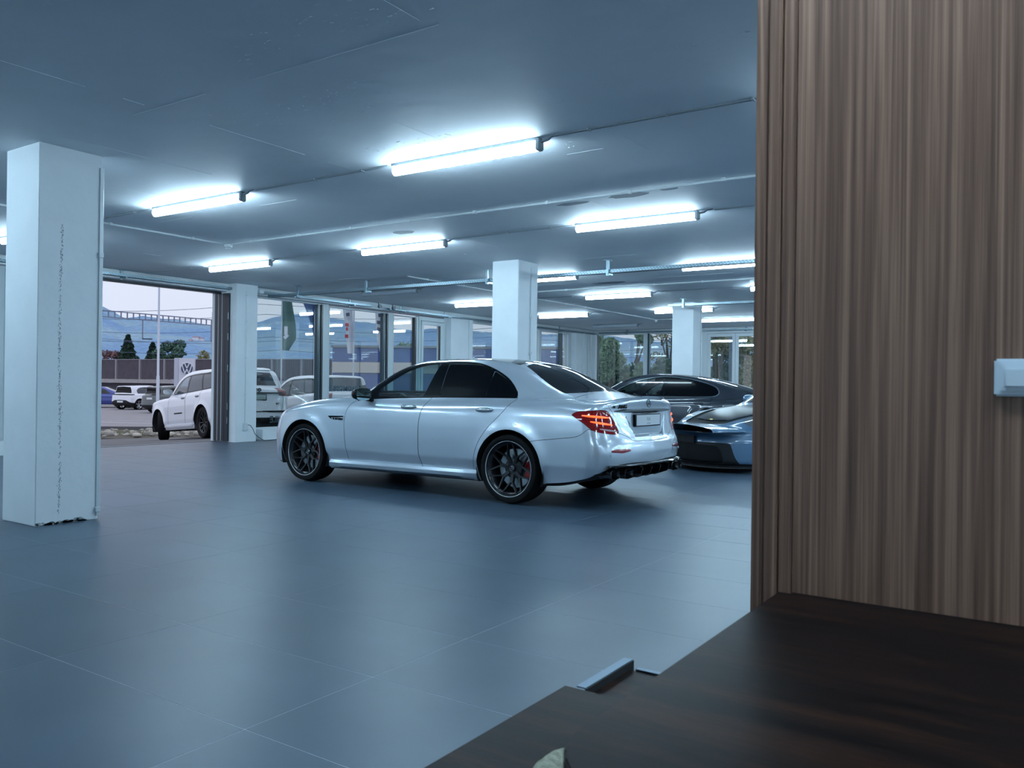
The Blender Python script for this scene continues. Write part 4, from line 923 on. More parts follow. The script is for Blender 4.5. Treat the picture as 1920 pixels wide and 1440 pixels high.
def hf(r): return tuple(RT * r.uniform(-.5, 13) + FW * r.uniform(-1, 1) + Vector((0, 0, r.uniform(0, 2.6) + .25 * math.sin(r.uniform(0, 6)))))
tag(leaves(9000, hf, .15, leaf_c, parent=hg, seed=9), kind='stuff')
mf = empty('garden_fence', P2(9.5, 36, -.3)); tag(mf, 'thin dark metal fence outside the double door', 'fence')
for k in range(34): MB().bar(RT * (.11 * k) + Vector((0, 0, 0)), RT * (.11 * k) + Vector((0, 0, 1.25)), .018, .018).build('bar', frame_d, mf)
MB().bar(Vector((0, 0, 1.2)), RT * 3.7 + Vector((0, 0, 1.2)), .03, .03).build('rail', frame_d, mf)
p_ = P2(8.75, 33, -.3); post_b = MB().tube([(p_.x, p_.y, -.4), (p_.x, p_.y, 4.6)], .14, 12).build('outdoor_post', mat('post_bluegrey', lin((96, 112, 130)), .5), smooth=True); tag(post_b, 'blue-grey steel post outside the double door', 'post')
# hills
hill_m = bpy.data.materials.new('hazy_wooded_hill'); hill_m.use_nodes = True; _n = hill_m.node_tree; _b = _n.nodes['Principled BSDF']; _b.inputs['Roughness'].default_value = 1; _b.inputs['Specular IOR Level'].default_value = 0
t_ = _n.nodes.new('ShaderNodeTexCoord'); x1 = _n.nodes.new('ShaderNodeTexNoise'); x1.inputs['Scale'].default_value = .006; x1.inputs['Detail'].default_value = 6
r1 = _n.nodes.new('ShaderNodeValToRGB'); e_ = r1.color_ramp.elements; e_[0].position = .42; e_[0].color = (*lin((120, 150, 184)), 1); e_[1].position = .62; e_[1].color = (*lin((138, 164, 182)), 1)  # blue haze of distance painted into the hill colours
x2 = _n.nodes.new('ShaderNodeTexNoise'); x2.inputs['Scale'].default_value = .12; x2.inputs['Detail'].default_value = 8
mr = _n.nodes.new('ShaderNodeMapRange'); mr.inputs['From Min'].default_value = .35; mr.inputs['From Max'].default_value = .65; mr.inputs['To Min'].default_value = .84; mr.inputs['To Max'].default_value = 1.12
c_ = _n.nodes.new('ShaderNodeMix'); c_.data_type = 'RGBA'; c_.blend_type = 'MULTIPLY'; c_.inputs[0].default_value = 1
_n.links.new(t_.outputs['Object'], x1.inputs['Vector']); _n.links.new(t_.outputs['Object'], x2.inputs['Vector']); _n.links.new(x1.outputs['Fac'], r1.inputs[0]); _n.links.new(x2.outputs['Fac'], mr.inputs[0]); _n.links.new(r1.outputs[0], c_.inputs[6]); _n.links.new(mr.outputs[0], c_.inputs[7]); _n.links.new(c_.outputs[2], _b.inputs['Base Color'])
# ridge line: bearing (tangent of the angle from the view axis) and height of the crest as a tangent
ridge = [(-.9, .09), (-.60, .092), (-.52, .091), (-.495, .088), (-.468, .0745), (-.445, .0765), (-.424, .0735), (-.40, .072), (-.36, .0655), (-.33, .068), (-.305, .0705), (-.29, .0765), (-.27, .080), (-.255, .0805), (-.235, .079), (-.22, .0765), (-.207, .0755), (-.19, .0735), (-.165, .071), (-.155, .069), (-.14, .065), (-.117, .063), (-.10, .066), (-.06, .064), (0, .060), (.05, .060), (.10, .0605), (.13, .0575), (.16, .0535), (.18, .053), (.195, .060), (.25, .063), (.4, .05), (.6, .04), (.9, .03)]
rb, rh = [a for a, _ in ridge], [h for _, h in ridge]; V = []; Fc = []; rn = np.random.default_rng(2); NB, NS = 420, 16
jag = np.cumsum(rn.normal(0, .00035, NB)); jag -= np.linspace(jag[0], jag[-1], NB); jag = jag * .5 + rn.normal(0, .00022, NB)
for i in range(NB):
    t = -.9 + 1.8 * i / (NB - 1); hh = float(np.interp(t, rb, rh)) + jag[i]
    for j in range(NS):
        s = j / (NS - 1); D_ = 700 + 1100 * s; el = hh * (s ** .85) * (1 + .05 * math.sin(i * .11 + j * .9) * (s * (1 - s) * 4))
        p = P2(t * D_, D_, CAM_H + el * D_ - (1 - s) * 4); V.append(p)
for i in range(NB - 1):
    for j in range(NS - 1): Fc.append((i * NS + j, (i + 1) * NS + j, (i + 1) * NS + j + 1, i * NS + j + 1))
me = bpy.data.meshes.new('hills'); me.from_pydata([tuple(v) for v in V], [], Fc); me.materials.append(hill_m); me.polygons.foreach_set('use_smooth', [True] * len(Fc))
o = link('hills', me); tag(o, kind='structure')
# houses on the slope
hw = mat('house_white', lin((214, 212, 222)), .8); hr = mat('house_roof', lin((150, 130, 140)), .8)
for k, (px_, py_, w_, h_, lb) in enumerate(((366, 634, 5, 5, 'large pale house highest in the group on the hillside'), (376, 635, 4, 4, 'pale house at the right of the group on the hillside'), (356, 638, 3, 3, 'small pale house below the large one on the hillside'), (336, 638, 4, 2, 'lone pale house left of the group on the hillside'))):
    t = (px_ - 960) / 1555.87; el = (721.8 + .0127 * (px_ - 960) - py_) / 1555.87; hh = float(np.interp(t, rb, rh)); s = (el / hh) ** (1 / .85); D_ = 700 + 1100 * s - 25
    hs = empty('hillside_house', P2(t * D_, D_, CAM_H + el * D_ - 4)); tag(hs, lb, 'house', 'houses on the hillside')
    b = MB(); b.box((-w_, -3, -6), (w_, 3, h_)); b.build('wall', hw, hs); b = MB(); b.prism([(-3.4, h_), (3.4, h_), (0, h_ + 2.5)], -w_ - .4, w_ + .4, 'x'); b.build('roof', hr, hs); hs.rotation_euler = (0, 0, yaw - PI_ / 2)
# ------------------------------------------------------------------ the silver saloon
PI = math.pi
white_p = mat('white_plaster', lin((232, 236, 238)), .75, noise=(3, .03), bump=(14, .12))
black_gloss = mat('black_gloss', (.003, .004, .006), .03, spec=.16)
chrome = mat('chrome', (.75, .78, .8), .08, 1)
dark_chrome = mat('dark_chrome', (.16, .17, .18), .12, 1)
red_lens = mat('red_lens', (.10, .002, .004), .07, coat=.6, emit=(.5, .008, .01), es=.10)
glow_red = mat('tail_lamp_glow', (.8, .03, .01), .3, emit=(1., .085, .02), es=3.2)
tint_black = mat('tinted_glass', (.0012, .0018, .003), .012, spec=.2)
clear_glass = glass_mat('car_glass', (.62, .78, .80), 1.6)
silver = mat('silver_paint', lin((202, 212, 224)), .25, .58, coat=1, coat_r=.02, spec=.5)
rim_black = mat('rim_black', (.012, .014, .018), .32, .3, coat=.3)
plate_white = mat('plate_white', (.72, .76, .8), .35)
leather = mat('cabin_leather', lin((48, 52, 58)), .5)
def cabin(root, x0, wid, z0, wheel_x, belt, m=None):
    """front seats, rear bench, dashboard, steering wheel"""
    m = m or leather
    for y in (.36, -.36):
        b = MB(); b.box((x0 - .25, y - .25, z0 - .1), (x0 + .28, y + .25, z0 + .12)); s = b.build('seat', m, root, True, .06, 3)
        b = MB(); b.bar((x0 - .22, y, z0 + .08), (x0 - .42, y, z0 + .62), .46, .14, (1, 0, 0)); b.build('seat_back', m, s, True, .05, 3)
        b = MB(); b.box((x0 - .52, y - .12, z0 + .66), (x0 - .42, y + .12, z0 + .83)); b.build('headrest', m, s, True, .035, 3)
    b = MB(); b.box((x0 - 1.25, -wid + .2, z0 - .05), (x0 - .7, wid - .2, z0 + .12)); b.bar((x0 - 1.2, 0, z0 + .1), (x0 - 1.4, 0, z0 + .6), 2 * wid - .4, .14, (1, 0, 0)); b.build('rear_bench', m, root, True, .05, 3)
    b = MB(); b.prism([(wheel_x + .15, z0 - .2), (wheel_x + .15, belt - .14), (wheel_x + .32, belt - .04), (wheel_x + .8, belt - .05), (wheel_x + .8, z0 - .2)], -wid + .14, wid - .14, 'y'); b.build('dashboard', m, root, True, .02, 2)
    b = MB(); n = 28; c_ = Vector((wheel_x, .36, belt - .12)); ax = Vector((math.cos(R(25)), 0, math.sin(R(25))))
    e1 = Vector((0, 1, 0)); e2 = ax.cross(e1)
    ring = [c_ + (e1 * math.cos(t) + e2 * math.sin(t)) * .18 for t in [2 * PI * k / n for k in range(n + 1)]]
    b.tube(ring, .016, 8, False)
    for t in (R(0), R(180), R(270)): b.bar(c_, c_ + (e1 * math.cos(t) + e2 * math.sin(t)) * .18, .03, .015, ax)
    b.bar(c_, c_ + ax * .35, .05, .05); b.build('steering_wheel', m, root, True)
def mirror(F, S, root, x, z, m_shell, m_glass, ym=.86, sc=1.):
    for sd in (1, -1):
        y = surf(F, 'y', x, z, 1.3, .3)
        b = MB(); b.bar((x + .02, sd * (y - .03), z - .03), (x + .04, sd * (y + .07), z + .0), .09 * sc, .035 * sc); b.build('mirror_stalk', m_shell, root, True, .01)
        V = []; Fc = []; n, k_ = 20, 9
        c_ = Vector((x + .035, sd * (y + .165 * sc), z + .055 * sc))
        for i in range(k_):       # a rounded shell tapering to the front
            t = i / (k_ - 1); xx = -.045 + .155 * t; sr = (1 - t ** 2.4) ** .5 if t < 1 else 0
            for j in range(n):
                a = 2 * PI * j / n; ca, sa = math.cos(a), math.sin(a)
                V.append(c_ + Vector((xx * sc, sd * (.115 * sc) * math.copysign(abs(ca) ** .7, ca) * sr, .07 * sc * math.copysign(abs(sa) ** .7, sa) * sr)))
        for i in range(k_ - 1):
            for j in range(n): Fc.append((i * n + j, i * n + (j + 1) % n, (i + 1) * n + (j + 1) % n, (i + 1) * n + j))
        b = MB(); b.add(V, Fc); o = b.build('mirror', m_shell, root, True)
        b = MB(); b.add([v + Vector((.004, 0, 0)) for v in V[:n]], [tuple(range(n))]); b.build('mirror_glass', m_glass, o)
def handle(F, root, x, z, m, ln=.26, hh=.06):
    for sd in (1, -1):
        y0 = surf(F, 'y', x, z, 1.3, .3)
        b = MB(); V = []; Fc = []; n = 12; k_ = 13
        for i in range(k_):
            t = -1 + 2 * i / (k_ - 1); e = max(1 - abs(t) ** 2.5, .0) ** .5
            yy = surf(F, 'y', x + t * ln / 2, z, 1.3, .3)
            for j in range(n):
                a = 2 * PI * j / n
                V.append((x + t * ln / 2, sd * (yy + .012 * e + .018 * math.cos(a) * e), z - .002 * t + hh / 2 * math.sin(a) * e))
        for i in range(k_ - 1):
            for j in range(n): Fc.append((i * n + j, i * n + (j + 1) % n, (i + 1) * n + (j + 1) % n, (i + 1) * n + j))
        b.add(V, Fc).build('door_handle', m, root, True)
def ribbon(F, axis, ab, lo, hi, wdt, out, name, m, root, up=(0, 0, 1), thick=.01):
    """a strip lying on the surface along points ab; wdt in the up direction"""
    P = []
    for a, b in ab:
        s = surf(F, axis, a, b, lo, hi); P.append({'x': (s, a, b), 'y': (a, s, b), 'z': (a, b, s)}[axis])
    P = [Vector(p) + Vector(out) for p in P]; u = Vector(up); o = Vector(out).normalized() if Vector(out).length else Vector((0, 0, 1))
    V = []; Fc = []
    for i, p in enumerate(P):
        w_ = wdt[i] if isinstance(wdt, (list, tuple)) else wdt
        V += [p + u * w_ / 2, p + u * w_ * .25 + o * thick, p - u * w_ * .25 + o * thick, p - u * w_ / 2]
    for i in range(len(P) - 1):
        for j in range(3): Fc.append((4 * i + j, 4 * i + j + 1, 4 * i + j + 5, 4 * i + j + 4))
    return MB().add(V, Fc).build(name, m, root, True)
c = 1
seal_m = mat('seal_black', (.004, .005, .006), .6, spec=.15)
clear_lens = mat('lamp_lens', (.35, .38, .40), .05, .7, coat=1)
def spec_saloon():
    S = {}
    S['W']=crv((-1.2,.86),(-.9,.905),(-.3,.925),(.0,.93),(.5,.926),(1.4,.922),(2.3,.926),(2.94,.945),(3.3,.93),(3.6,.90),(3.9,.86))
    S['sec']=crv((.1,-.11),(.2,-.055),(.30,-.034),(.37,-.014),(.42,-.002),(.55,0),(.70,-.002),(.80,-.010),(.865,-.018),(.89,-.024),(.94,-.040),(1.0,-.065),(1.1,-.12),(1.3,-.25))
    S['flare']=[(0,.343,.385,.014),(2.94,.343,.385,.014)]
    S['T']=crv((-1.3,1.05),(-1.10,1.062),(-1.0,1.058),(-.85,1.062),(-.5,1.09),(.2,1.03),(1.2,1.0),(2.0,1.02),(2.25,1.035),(2.5,1.03),(2.8,1.005),(3.1,.955),(3.4,.875),(3.6,.79),(3.75,.71),(3.9,.60))
    S['crown']=crv((-1.3,.10),(-.6,.10),(.5,.03),(2.2,.06),(3.0,.07),(3.9,.12))
    S['rs']=.075
    S['zb']=crv((-1.3,.44),(-1.0,.34),(-.5,.21),(0,.19),(2.9,.18),(3.4,.19),(3.9,.26))
    S['xr']=crv((.1,-.93),(.25,-1.0),(.40,-1.10),(.52,-1.125),(.60,-1.115),(.68,-1.085),(.8,-1.055),(.95,-1.035),(1.06,-1.05),(1.2,-.98))
    S['cr']=crv((0,0),(.4,.022),(.6,.045),(.75,.09),(.85,.15),(.95,.26))
    S['xf']=crv((.1,3.70),(.3,3.79),(.5,3.80),(.7,3.76),(.85,3.66),(1.0,3.5))
    S['cf']=crv((0,0),(.4,.03),(.6,.085),(.75,.165),(.85,.27),(.95,.42))
    S['re']=.05
    S['G']=crv((-1.2,.62),(-.8,.70),(-.4,.765),(0,.80),(.8,.835),(1.4,.84),(2.0,.85),(2.6,.83))
    S['tum']=crv((.8,-.03),(.95,0),(1.1,.075),(1.25,.165),(1.35,.235),(1.5,.36))
    S['sh']=crv((-1.2,-.24),(-.3,-.22),(.4,0),(1.2,0),(1.9,.10),(2.6,.14))
    S['R']=crv((-1.4,.6),(-1.0,.99),(-.72,1.058),(-.45,1.147),(-.2,1.247),(.05,1.345),(.3,1.415),(.6,1.448),(.9,1.458),(1.2,1.450),(1.45,1.437),(1.7,1.375),(2.0,1.215),(2.25,1.055),(2.6,.84),(3.2,.5))
    S['rc']=crv((-1,.06),(0,.09),(.9,.10),(2,.08))
    S['rr']=.07;S['gz']=.7
    S.update(x0=-1.3, x1=3.95, zm=1.55, h=.017, ym=1.02, paint=silver, track=(.935, .94), tw=(.295, .265), tr=.343, rim=.267, style='lattice', m_rim=rim_black,
             caliper=mat('caliper_red', lin((150, 8, 14)), .35, coat=.6), lip=mat('machined_lip', (.85, .88, .9), .35, .8))
    def recess(Fv, x, y, z):      # number plate hollow in the boot lid
        d = np.maximum(np.maximum(y - (.43 - (.90 - z) * .55), np.abs(z - .795) - .105), x + 1.022)
        return -smin(-Fv, d * .9, .022)
    S['carve'] = (recess,)
    zc = catmull([(.75, .60), (.64, .631), (.36, .664), (.15, .693), (.02, .760), (-.06, .75), (-.43, .722), (-.60, .682), (-.72, .645), (-1.2, .634)], False, 6)[::-1]
    zd = catmull([(.60, .215), (.45, .232), (.215, .262), (0, .315), (-.217, .383), (-.40, .428), (-.73, .437), (-1.2, .425)], False, 6)[::-1]
    S['cuts'] = [
        ('window_glass', 'side', [(1.84, 1.012, c), (1.855, 1.09), (1.712, 1.200), (1.536, 1.304), (1.338, 1.362), (1.15, 1.380, c), (1.20, 1.028, c)], clear_glass, {'push': -.004, 'label': 'clear front door window'}),
        ('window_glass', 'side', [(1.03, 1.383, c), (.984, 1.037, c), (.43, 1.048, c), (.424, 1.322, c), (.617, 1.370)], tint_black, {'push': -.003}),
        ('quarter_glass', 'side', [(.395, 1.048, c), (.392, 1.305, c), (.236, 1.232), (.132, 1.157), (.072, 1.097), (.048, 1.05, c)], tint_black, {'push': -.003}),
        ('window_trim', 'side', [(2.14, .958, c), (1.845, .988), (1.095, 1.014), (.454, 1.026), (.013, 1.030, c), (.02, 1.074), (.084, 1.150), (.207, 1.240), (.398, 1.324), (.63, 1.386), (.95, 1.408), (1.35, 1.398), (1.62, 1.350), (1.85, 1.235), (2.01, 1.10)], black_gloss),
        ('windscreen', 'top', [(1.44, 0, c), (1.45, .3), (1.40, .52, c), (1.75, .62), (2.02, .705, c), (2.18, .4), (2.22, 0, c), (2.22, -.1, c), (1.44, -.1, c)], clear_glass, {'zm': .98, 'push': -.003}),
        ('rear_window', 'top', [(.205, -.1, c), (.205, 0), (.195, .2), (.145, .405, c), (-.055, .505), (-.27, .582), (-.455, .622, c), (-.545, .4), (-.580, 0), (-.58, -.1, c)], tint_black, {'zm': 1.0, 'push': -.004}),
        ('roof_glass', 'top', [(.235, -.1, c), (.235, 0), (.222, .25), (.19, .46, c), (.9, .50), (1.36, .49, c), (1.385, .2), (1.385, -.1, c)], black_gloss, {'zm': 1.2}),
        ('front_door', 'side', [(2.226, .275, c), (2.241, .376), (2.272, .563), (2.280, .751), (2.24, .885), (2.155, .962, c), (2.155, 1.10, c), (1.08, 1.10, c), (1.082, 1.012), (1.135, .918), (1.168, .789), (1.173, .613), (1.161, .414), (1.12, .275, c)], silver, {'gap': .0028}),
        ('rear_door', 'side', [(1.118, .275, c), (1.159, .414), (1.171, .613), (1.166, .789), (1.133, .918), (1.08, 1.012), (1.078, 1.10, c), (.03, 1.10, c), (.016, 1.04, c), (.005, 1.015), (.098, .884), (.232, .758), (.345, .620), (.404, .493), (.434, .35), (.436, .275, c)], silver, {'gap': .0028}),
        ('tail_lamp', 'corner', [(.203, .893, c), (.119, .924), (-.053, .934), (-.245, .932), (-.351, .852), (-.443, .737, c), (-.413, .716), (-.309, .716), (-.062, .746), (.073, .815)], red_lens, {'gap': .0018, 'xm': -.6, 'pair': 1}),
        ('bumper', 'func', lambda x, y, z: np.maximum(z - np.interp(x + y, zc[:, 0], zc[:, 1]), x + .26), silver, {'gap': .0024, 'label': 'rear bumper'}),
        ('boot_lid', 'func', lambda x, y, z: np.maximum(y - np.interp(z, [.6, .634, .645, .674, .729, .85, .925, .999, 1.1, 1.2], [-.1, .0, .34, .432, .528, .60, .645, .715, .74, .74]), x + .60), silver, {'gap': .0024}),
        ('bonnet', 'top', [(2.27, -.1, c), (2.27, .3), (2.13, .74, c), (2.7, .79), (3.2, .76), (3.52, .63, c), (3.66, .3), (3.69, 0), (3.69, -.1, c)], silver, {'gap': .0028, 'zm': .66}),
        ('headlight', 'fcorner', [(2.46, .745, c), (2.62, .66), (2.95, .60), (3.30, .60, c), (3.30, .70), (2.95, .76), (2.6, .79)], clear_lens, {'gap': .002, 'xm': 3., 'pair': 1}),
        ('grille', 'front', [(0, .40, c), (.40, .42), (.46, .55), (.40, .68), (0, .70, c), (-.1, .7, c), (-.1, .4, c)], black_gloss, {'xm': 3.3}),
        ('air_intake', 'front', [(.50, .24, c), (.80, .26), (.84, .42), (.56, .40)], seal_m, {'xm': 3.0}),
        ('air_intake', 'front', [(0, .22, c), (.44, .22, c), (.44, .34, c), (0, .34, c), (-.1, .34, c), (-.1, .22, c)], seal_m, {'xm': 3.3}),
    ]
    S['zd'] = zd
    return S
saloon_S = spec_saloon()
# the bumper's black lower part is cut before the painted part
_zd = saloon_S['zd']
saloon_S['cuts'].insert(10, ('diffuser_skin', 'func', lambda x, y, z: np.maximum(z - np.interp(x + y, _zd[:, 0], _zd[:, 1]), x + .40), black_gloss, {}))
saloon, SF = build_car(saloon_S, 'saloon_car', SALOON_LOC, SALOON_TH, 'silver four-door saloon with black lattice wheels and lit red tail lamps')
cabin(saloon, 1.15, .78, .42, 1.62, 1.0)
mirror(SF, saloon_S, saloon, 1.90, .985, black_gloss, mat('mirror_glass', (.6, .8, .8), .02, 1), sc=.98)
for hx_ in ((1.335, .913), (.315, .909)): handle(SF, saloon, hx_[0], hx_[1], mat('handle_silver', (.45, .5, .53), .18, .8, coat=1), .235, .052)
# lamp bars, one pair per tail lamp
for lamp in [o for o in saloon.children if o.name.startswith('tail_lamp')]:
    sd = 1 if lamp.data.vertices[0].co.y > 0 else -1
    for (uz0, uz1, hh) in (((.09, .888), (-.29, .867), .020), ((-.01, .833), (-.335, .800), .018)):
        pts = []
        for k in range(13):
            t = k / 12; u_ = uz0[0] + (uz1[0] - uz0[0]) * t; z_ = uz0[1] + (uz1[1] - uz0[1]) * t
            lo_, hi_ = 0., .96       # walk |y| with x = u - |y|
            f_ = lambda y_: float(SF(np.float64(u_ - y_), np.float64(y_), np.float64(z_)))
            # field is negative inside: from the body's inside outward
            a_, b_ = .45, 1.0
            for _ in range(40):
                m_ = (a_ + b_) / 2
                if f_(m_) < 0: a_ = m_
                else: b_ = m_
            pts.append((Vector((u_ - a_ - .004, sd * (a_ + .004), z_)), hh * (math.sin(PI * min(max(t, .04), .96)) ** .35)))
        V = []; Fc = []
        for p_, w_ in pts: V += [p_ + Vector((0, 0, w_ / 2)), p_ + Vector((-.003, sd * .003, 0)), p_ - Vector((0, 0, w_ / 2))]
        for k in range(12):
            for j in (0, 1): Fc.append((3 * k + j, 3 * k + j + 1, 3 * k + j + 4, 3 * k + j + 3))
        MB().add(V, Fc).build('light_bar', glow_red, lamp, fixn=False)
    V = []; Fc = []
    for k in range(9):
        t = k / 8; u_ = -.14 - .28 * t; z_ = .766 - .028 * t
        a_, b_ = .45, 1.0
        for _ in range(40):
            m_ = (a_ + b_) / 2
            if float(SF(np.float64(u_ - m_), np.float64(m_), np.float64(z_))) < 0: a_ = m_
            else: b_ = m_
        p_ = Vector((u_ - a_ - .003, sd * (a_ + .003), z_)); w_ = .016 * math.sin(PI * min(max(t, .05), .95)) ** .4
        V += [p_ + Vector((0, 0, w_ / 2)), p_ - Vector((0, 0, w_ / 2))]
    for k in range(8): Fc.append((2 * k, 2 * k + 1, 2 * k + 3, 2 * k + 2))
    MB().add(V, Fc).build('reversing_lens', mat('pale_lens', (.7, .5, .5), .1, coat=1), lamp, fixn=False)
# chrome bar, star, lettering, plate
ys_ = [(-.62 + 1.24 * k / 24) for k in range(25)]
ribbon(SF, 'x', [(y_, .928) for y_ in ys_], -1.5, -.5, [.036 * max(1 - abs(y_ / .635) ** 6, .12) for y_ in ys_], (-.003, 0, 0), 'chrome_bar', dark_chrome, saloon, thick=.014)
xs_ = surf(SF, 'x', 0, .995, -1.5, -.5)
star(saloon, frame((xs_ - .006, 0, .995), (0, -1, 0), (.12, 0, 1)), .040, dark_chrome)
xa_ = surf(SF, 'x', .52, .962, -1.5, -.5); xb_ = surf(SF, 'x', .42, .962, -1.5, -.5)
text('lettering', 'AMG', .05, seal_m, saloon, frame((xa_ - .009, .485, .967), (xb_ - xa_, -.10, 0), (-.03, 0, 1)), .003, sx=1.35, shear=.1)
b = MB()
for k in range(3): b.box((-.002, .60 + .014 * k, .957), (.002, .608 + .014 * k, .977))
o_ = b.build('lettering_bars', seal_m, saloon); o_.location = (surf(SF, 'x', .61, .967, -1.5, -.5) - .003, 0, 0)
xp = -1.045
b = MB(); b.box((xp, -.285, .772), (xp + .03, .285, .892)); pf = b.build('plate_holder', black_gloss, saloon, True, .004)
b = MB(); b.box((xp - .004, -.262, .782), (xp - .0005, .262, .884)); pl_ = b.build('number_plate', plate_white, saloon, True, .001)
pg = mat('plate_print', (.42, .46, .5), .5)
text('plate_print', 'NA', .055, pg, pl_, frame((xp - .0045, 0, .842), (0, -1, 0), (0, 0, 1)), .0004)
text('plate_print', 'AUTOMOBILE', .014, pg, pl_, frame((xp - .0045, 0, .800), (0, -1, 0), (0, 0, 1)), .0004)
# boot lip
ys_ = [(-.70 + 1.4 * k / 28) for k in range(29)]
V = []; Fc = []
for y_ in ys_:
    e_ = 1 - abs(y_ / .70) ** 3; xe = -1.035 + .16 * (abs(y_) / .70) ** 3
    z0 = surf(SF, 'z', xe + .075, y_, 1.3, .8); z1 = surf(SF, 'z', xe + .012, y_, 1.3, .8)
    V += [(xe + .075, y_, z0 - .001), (xe + .02, y_, z1 + .010 * e_ + .002), (xe - .012 * e_, y_, z1 + .016 * e_ + .001), (xe - .004 * e_, y_, z1 - .012)]
for i in range(28):
    for j in range(3): Fc.append((4 * i + j, 4 * i + j + 1, 4 * i + j + 5, 4 * i + j + 4))
MB().add(V, Fc).build('boot_spoiler', silver, saloon, True)
# reflectors and sensors
for sd in (1, -1):
    P = [(sd * (.475 + .027 * k), .560 + .002 * math.sin(k)) for k in range(11)]
    o_ = ribbon(SF, 'x', P, -1.5, -.5, [.04 * math.sin(PI * (k + .6) / 11.2) ** .5 for k in range(11)], (-.002, 0, 0), 'reflector', mat('reflector_red', lin((150, 40, 50)), .15, coat=1), saloon, thick=.004)
    for (yy, zz) in ((.745, .522),):
        x_ = surf(SF, 'x', yy, zz, -1.5, -.5); MB().lathe([(0, -.004), (.010, -.004), (.012, 0)], 16, 'x', (x_, sd * yy, zz)).build('parking_sensor', silver, saloon, True)
    y_ = surf(SF, 'y', -.79, .513, 1.3, .3); MB().lathe([(0, .003 * sd), (.010, .003 * sd), (.012, 0)], 16, 'y', (-.79, sd * y_, .513)).build('parking_sensor', silver, saloon, True)
# diffuser: fins and four tailpipes
b = MB(); b.box((-1.09, -.40, .345), (-.80, .40, .40)); b.build('diffuser', black_gloss, saloon, True, .01)
for y_ in (-.30, -.10, .10, .30):
    b = MB(); b.prism([(-1.14, .39), (-.80, .39), (-.80, .27), (-.98, .265), (-1.12, .315)], y_ - .007, y_ + .007, 'y'); b.build('diffuser_fin', black_gloss, saloon, True, .003)
b = MB()
V = []; Fc = []
for k in range(25):
    y_ = -.78 + 1.56 * k / 24; x_ = surf(SF, 'x', min(abs(y_), .80), .425, -1.5, -.5)
    V += [(x_ + .02, y_, .432), (x_ - .03, y_, .425), (x_ - .045, y_, .412), (x_ - .02, y_, .395), (x_ + .03, y_, .385)]
for k in range(24):
    for j in range(4): Fc.append((5 * k + j, 5 * k + j + 1, 5 * k + j + 6, 5 * k + j + 5))
b.add(V, Fc).build('diffuser_lip', black_gloss, saloon, True)
for sd in (1, -1):
    for (a_, b2) in ((.435, .605), (.618, .79)):
        n = 24; V = []; Fc = []
        for x_, gr in ((-1.12, 1.), (-1.125, 1.), (-1.128, .93), (-1.12, .86), (-.85, .86)):
            for j in range(n):
                t = 2 * PI * j / n; ca, sa = math.cos(t), math.sin(t)
                V.append((x_ + (abs(sd * (a_ + b2) / 2) - .5) * .25 + .015, sd * ((a_ + b2) / 2 + (b2 - a_) / 2 * gr * math.copysign(abs(ca) ** .45, ca)), .345 + .045 * gr * math.copysign(abs(sa) ** .45, sa)))
        for i in range(4):
            for j in range(n): Fc.append((i * n + j, i * n + (j + 1) % n, (i + 1) * n + (j + 1) % n, (i + 1) * n + j))
        Fc.append(tuple(4 * n + j for j in range(n)))
        MB().add(V, Fc).build('tailpipe', mat('tailpipe_dark', (.05, .055, .06), .15, .9), saloon, True)
# side skirts with a black blade
for sd in (1, -1):
    V = []; Fc = []
    for k in range(31):
        x_ = .395 + 2.12 * k / 30; e_ = min(1, min(k, 30 - k) / 2.5); yb = saloon_S['W'](x_) - .035; dz = .018 * (x_ - .375) / 2.13
        for (dy, z_) in ((-.02, .315 - dz), (.012 + .018 * e_, .300 - dz), (.028 + .02 * e_, .270 - dz), (.020 + .02 * e_, .235 - dz), (-.01, .200 - dz), (-.06, .195 - dz)): V.append((x_, sd * (yb + dy), z_))
    for k in range(30):
        for j in range(5): Fc.append((6 * k + j, 6 * k + j + 1, 6 * k + j + 7, 6 * k + j + 6))
    MB().add(V, Fc).build('side_skirt', silver, saloon, True)
# wing badge: black fin with lettering
for sd in (1, -1):
    y_ = surf(SF, 'y', 2.42, .76, 1.3, .3); xa, xb = (2.56, 2.30)
    M_ = frame((2.43, sd * (y_ + .002), .762), (-sd, 0, 0), (0, 0, 1)); f_ = 1 if sd > 0 else -1
    bd = MB().add([M_ @ Vector((p[0] * f_, p[1], p[2])) for p in ((-.135, .020, 0), (.135, .026, 0), (.135, .014, .004), (-.06, .004, .004), (-.045, -.036, 0), (-.07, -.036, 0), (-.10, -.004, 0))], [(0, 6, 5, 4, 3, 2, 1)]).build('wing_badge', black_gloss, saloon)
    text('badge_lettering', 'V8 BITURBO', .034, seal_m, bd, M_ @ Matrix.Translation((.045 * f_, -.012, .003)), .0015, sx=.9)
# ------------------------------------------------------------------ the other cars
def base(**k):
    S = dict(flare=None, rs=.07, re=.06, rr=.07, kb=.05, h=.03, tn=.97, gz=.7, style='five', rim=.24, m_rim=rim_black, disc=False, track=(.9, .9), tw=(.24, .24), tr=.33, ym=1.1)
    S.update(k); return S
white_paint = mat('white_paint', lin((226, 230, 240)), .25, coat=1); grey_paint = mat('grey_paint', lin((44, 52, 62)), .28, .4, coat=.8); bluegrey = mat('bluegrey_paint', lin((76, 108, 138)), .28, coat=.8)
night_paint = mat('dark_green_grey_paint', lin((62, 72, 76)), .3, .4, coat=1); blue_paint = mat('blue_paint', lin((56, 74, 150)), .3, .3, coat=1)
carbon = mat('carbon_black', (.006, .007, .008), .28, spec=.12); trim_bk = mat('trim_black', (.010, .012, .015), .5, spec=.25); silver_rim = mat('silver_rim', (.45, .47, .5), .3, .9)
light_glass = glass_mat('light_tint', (.55, .66, .72), 1.4)
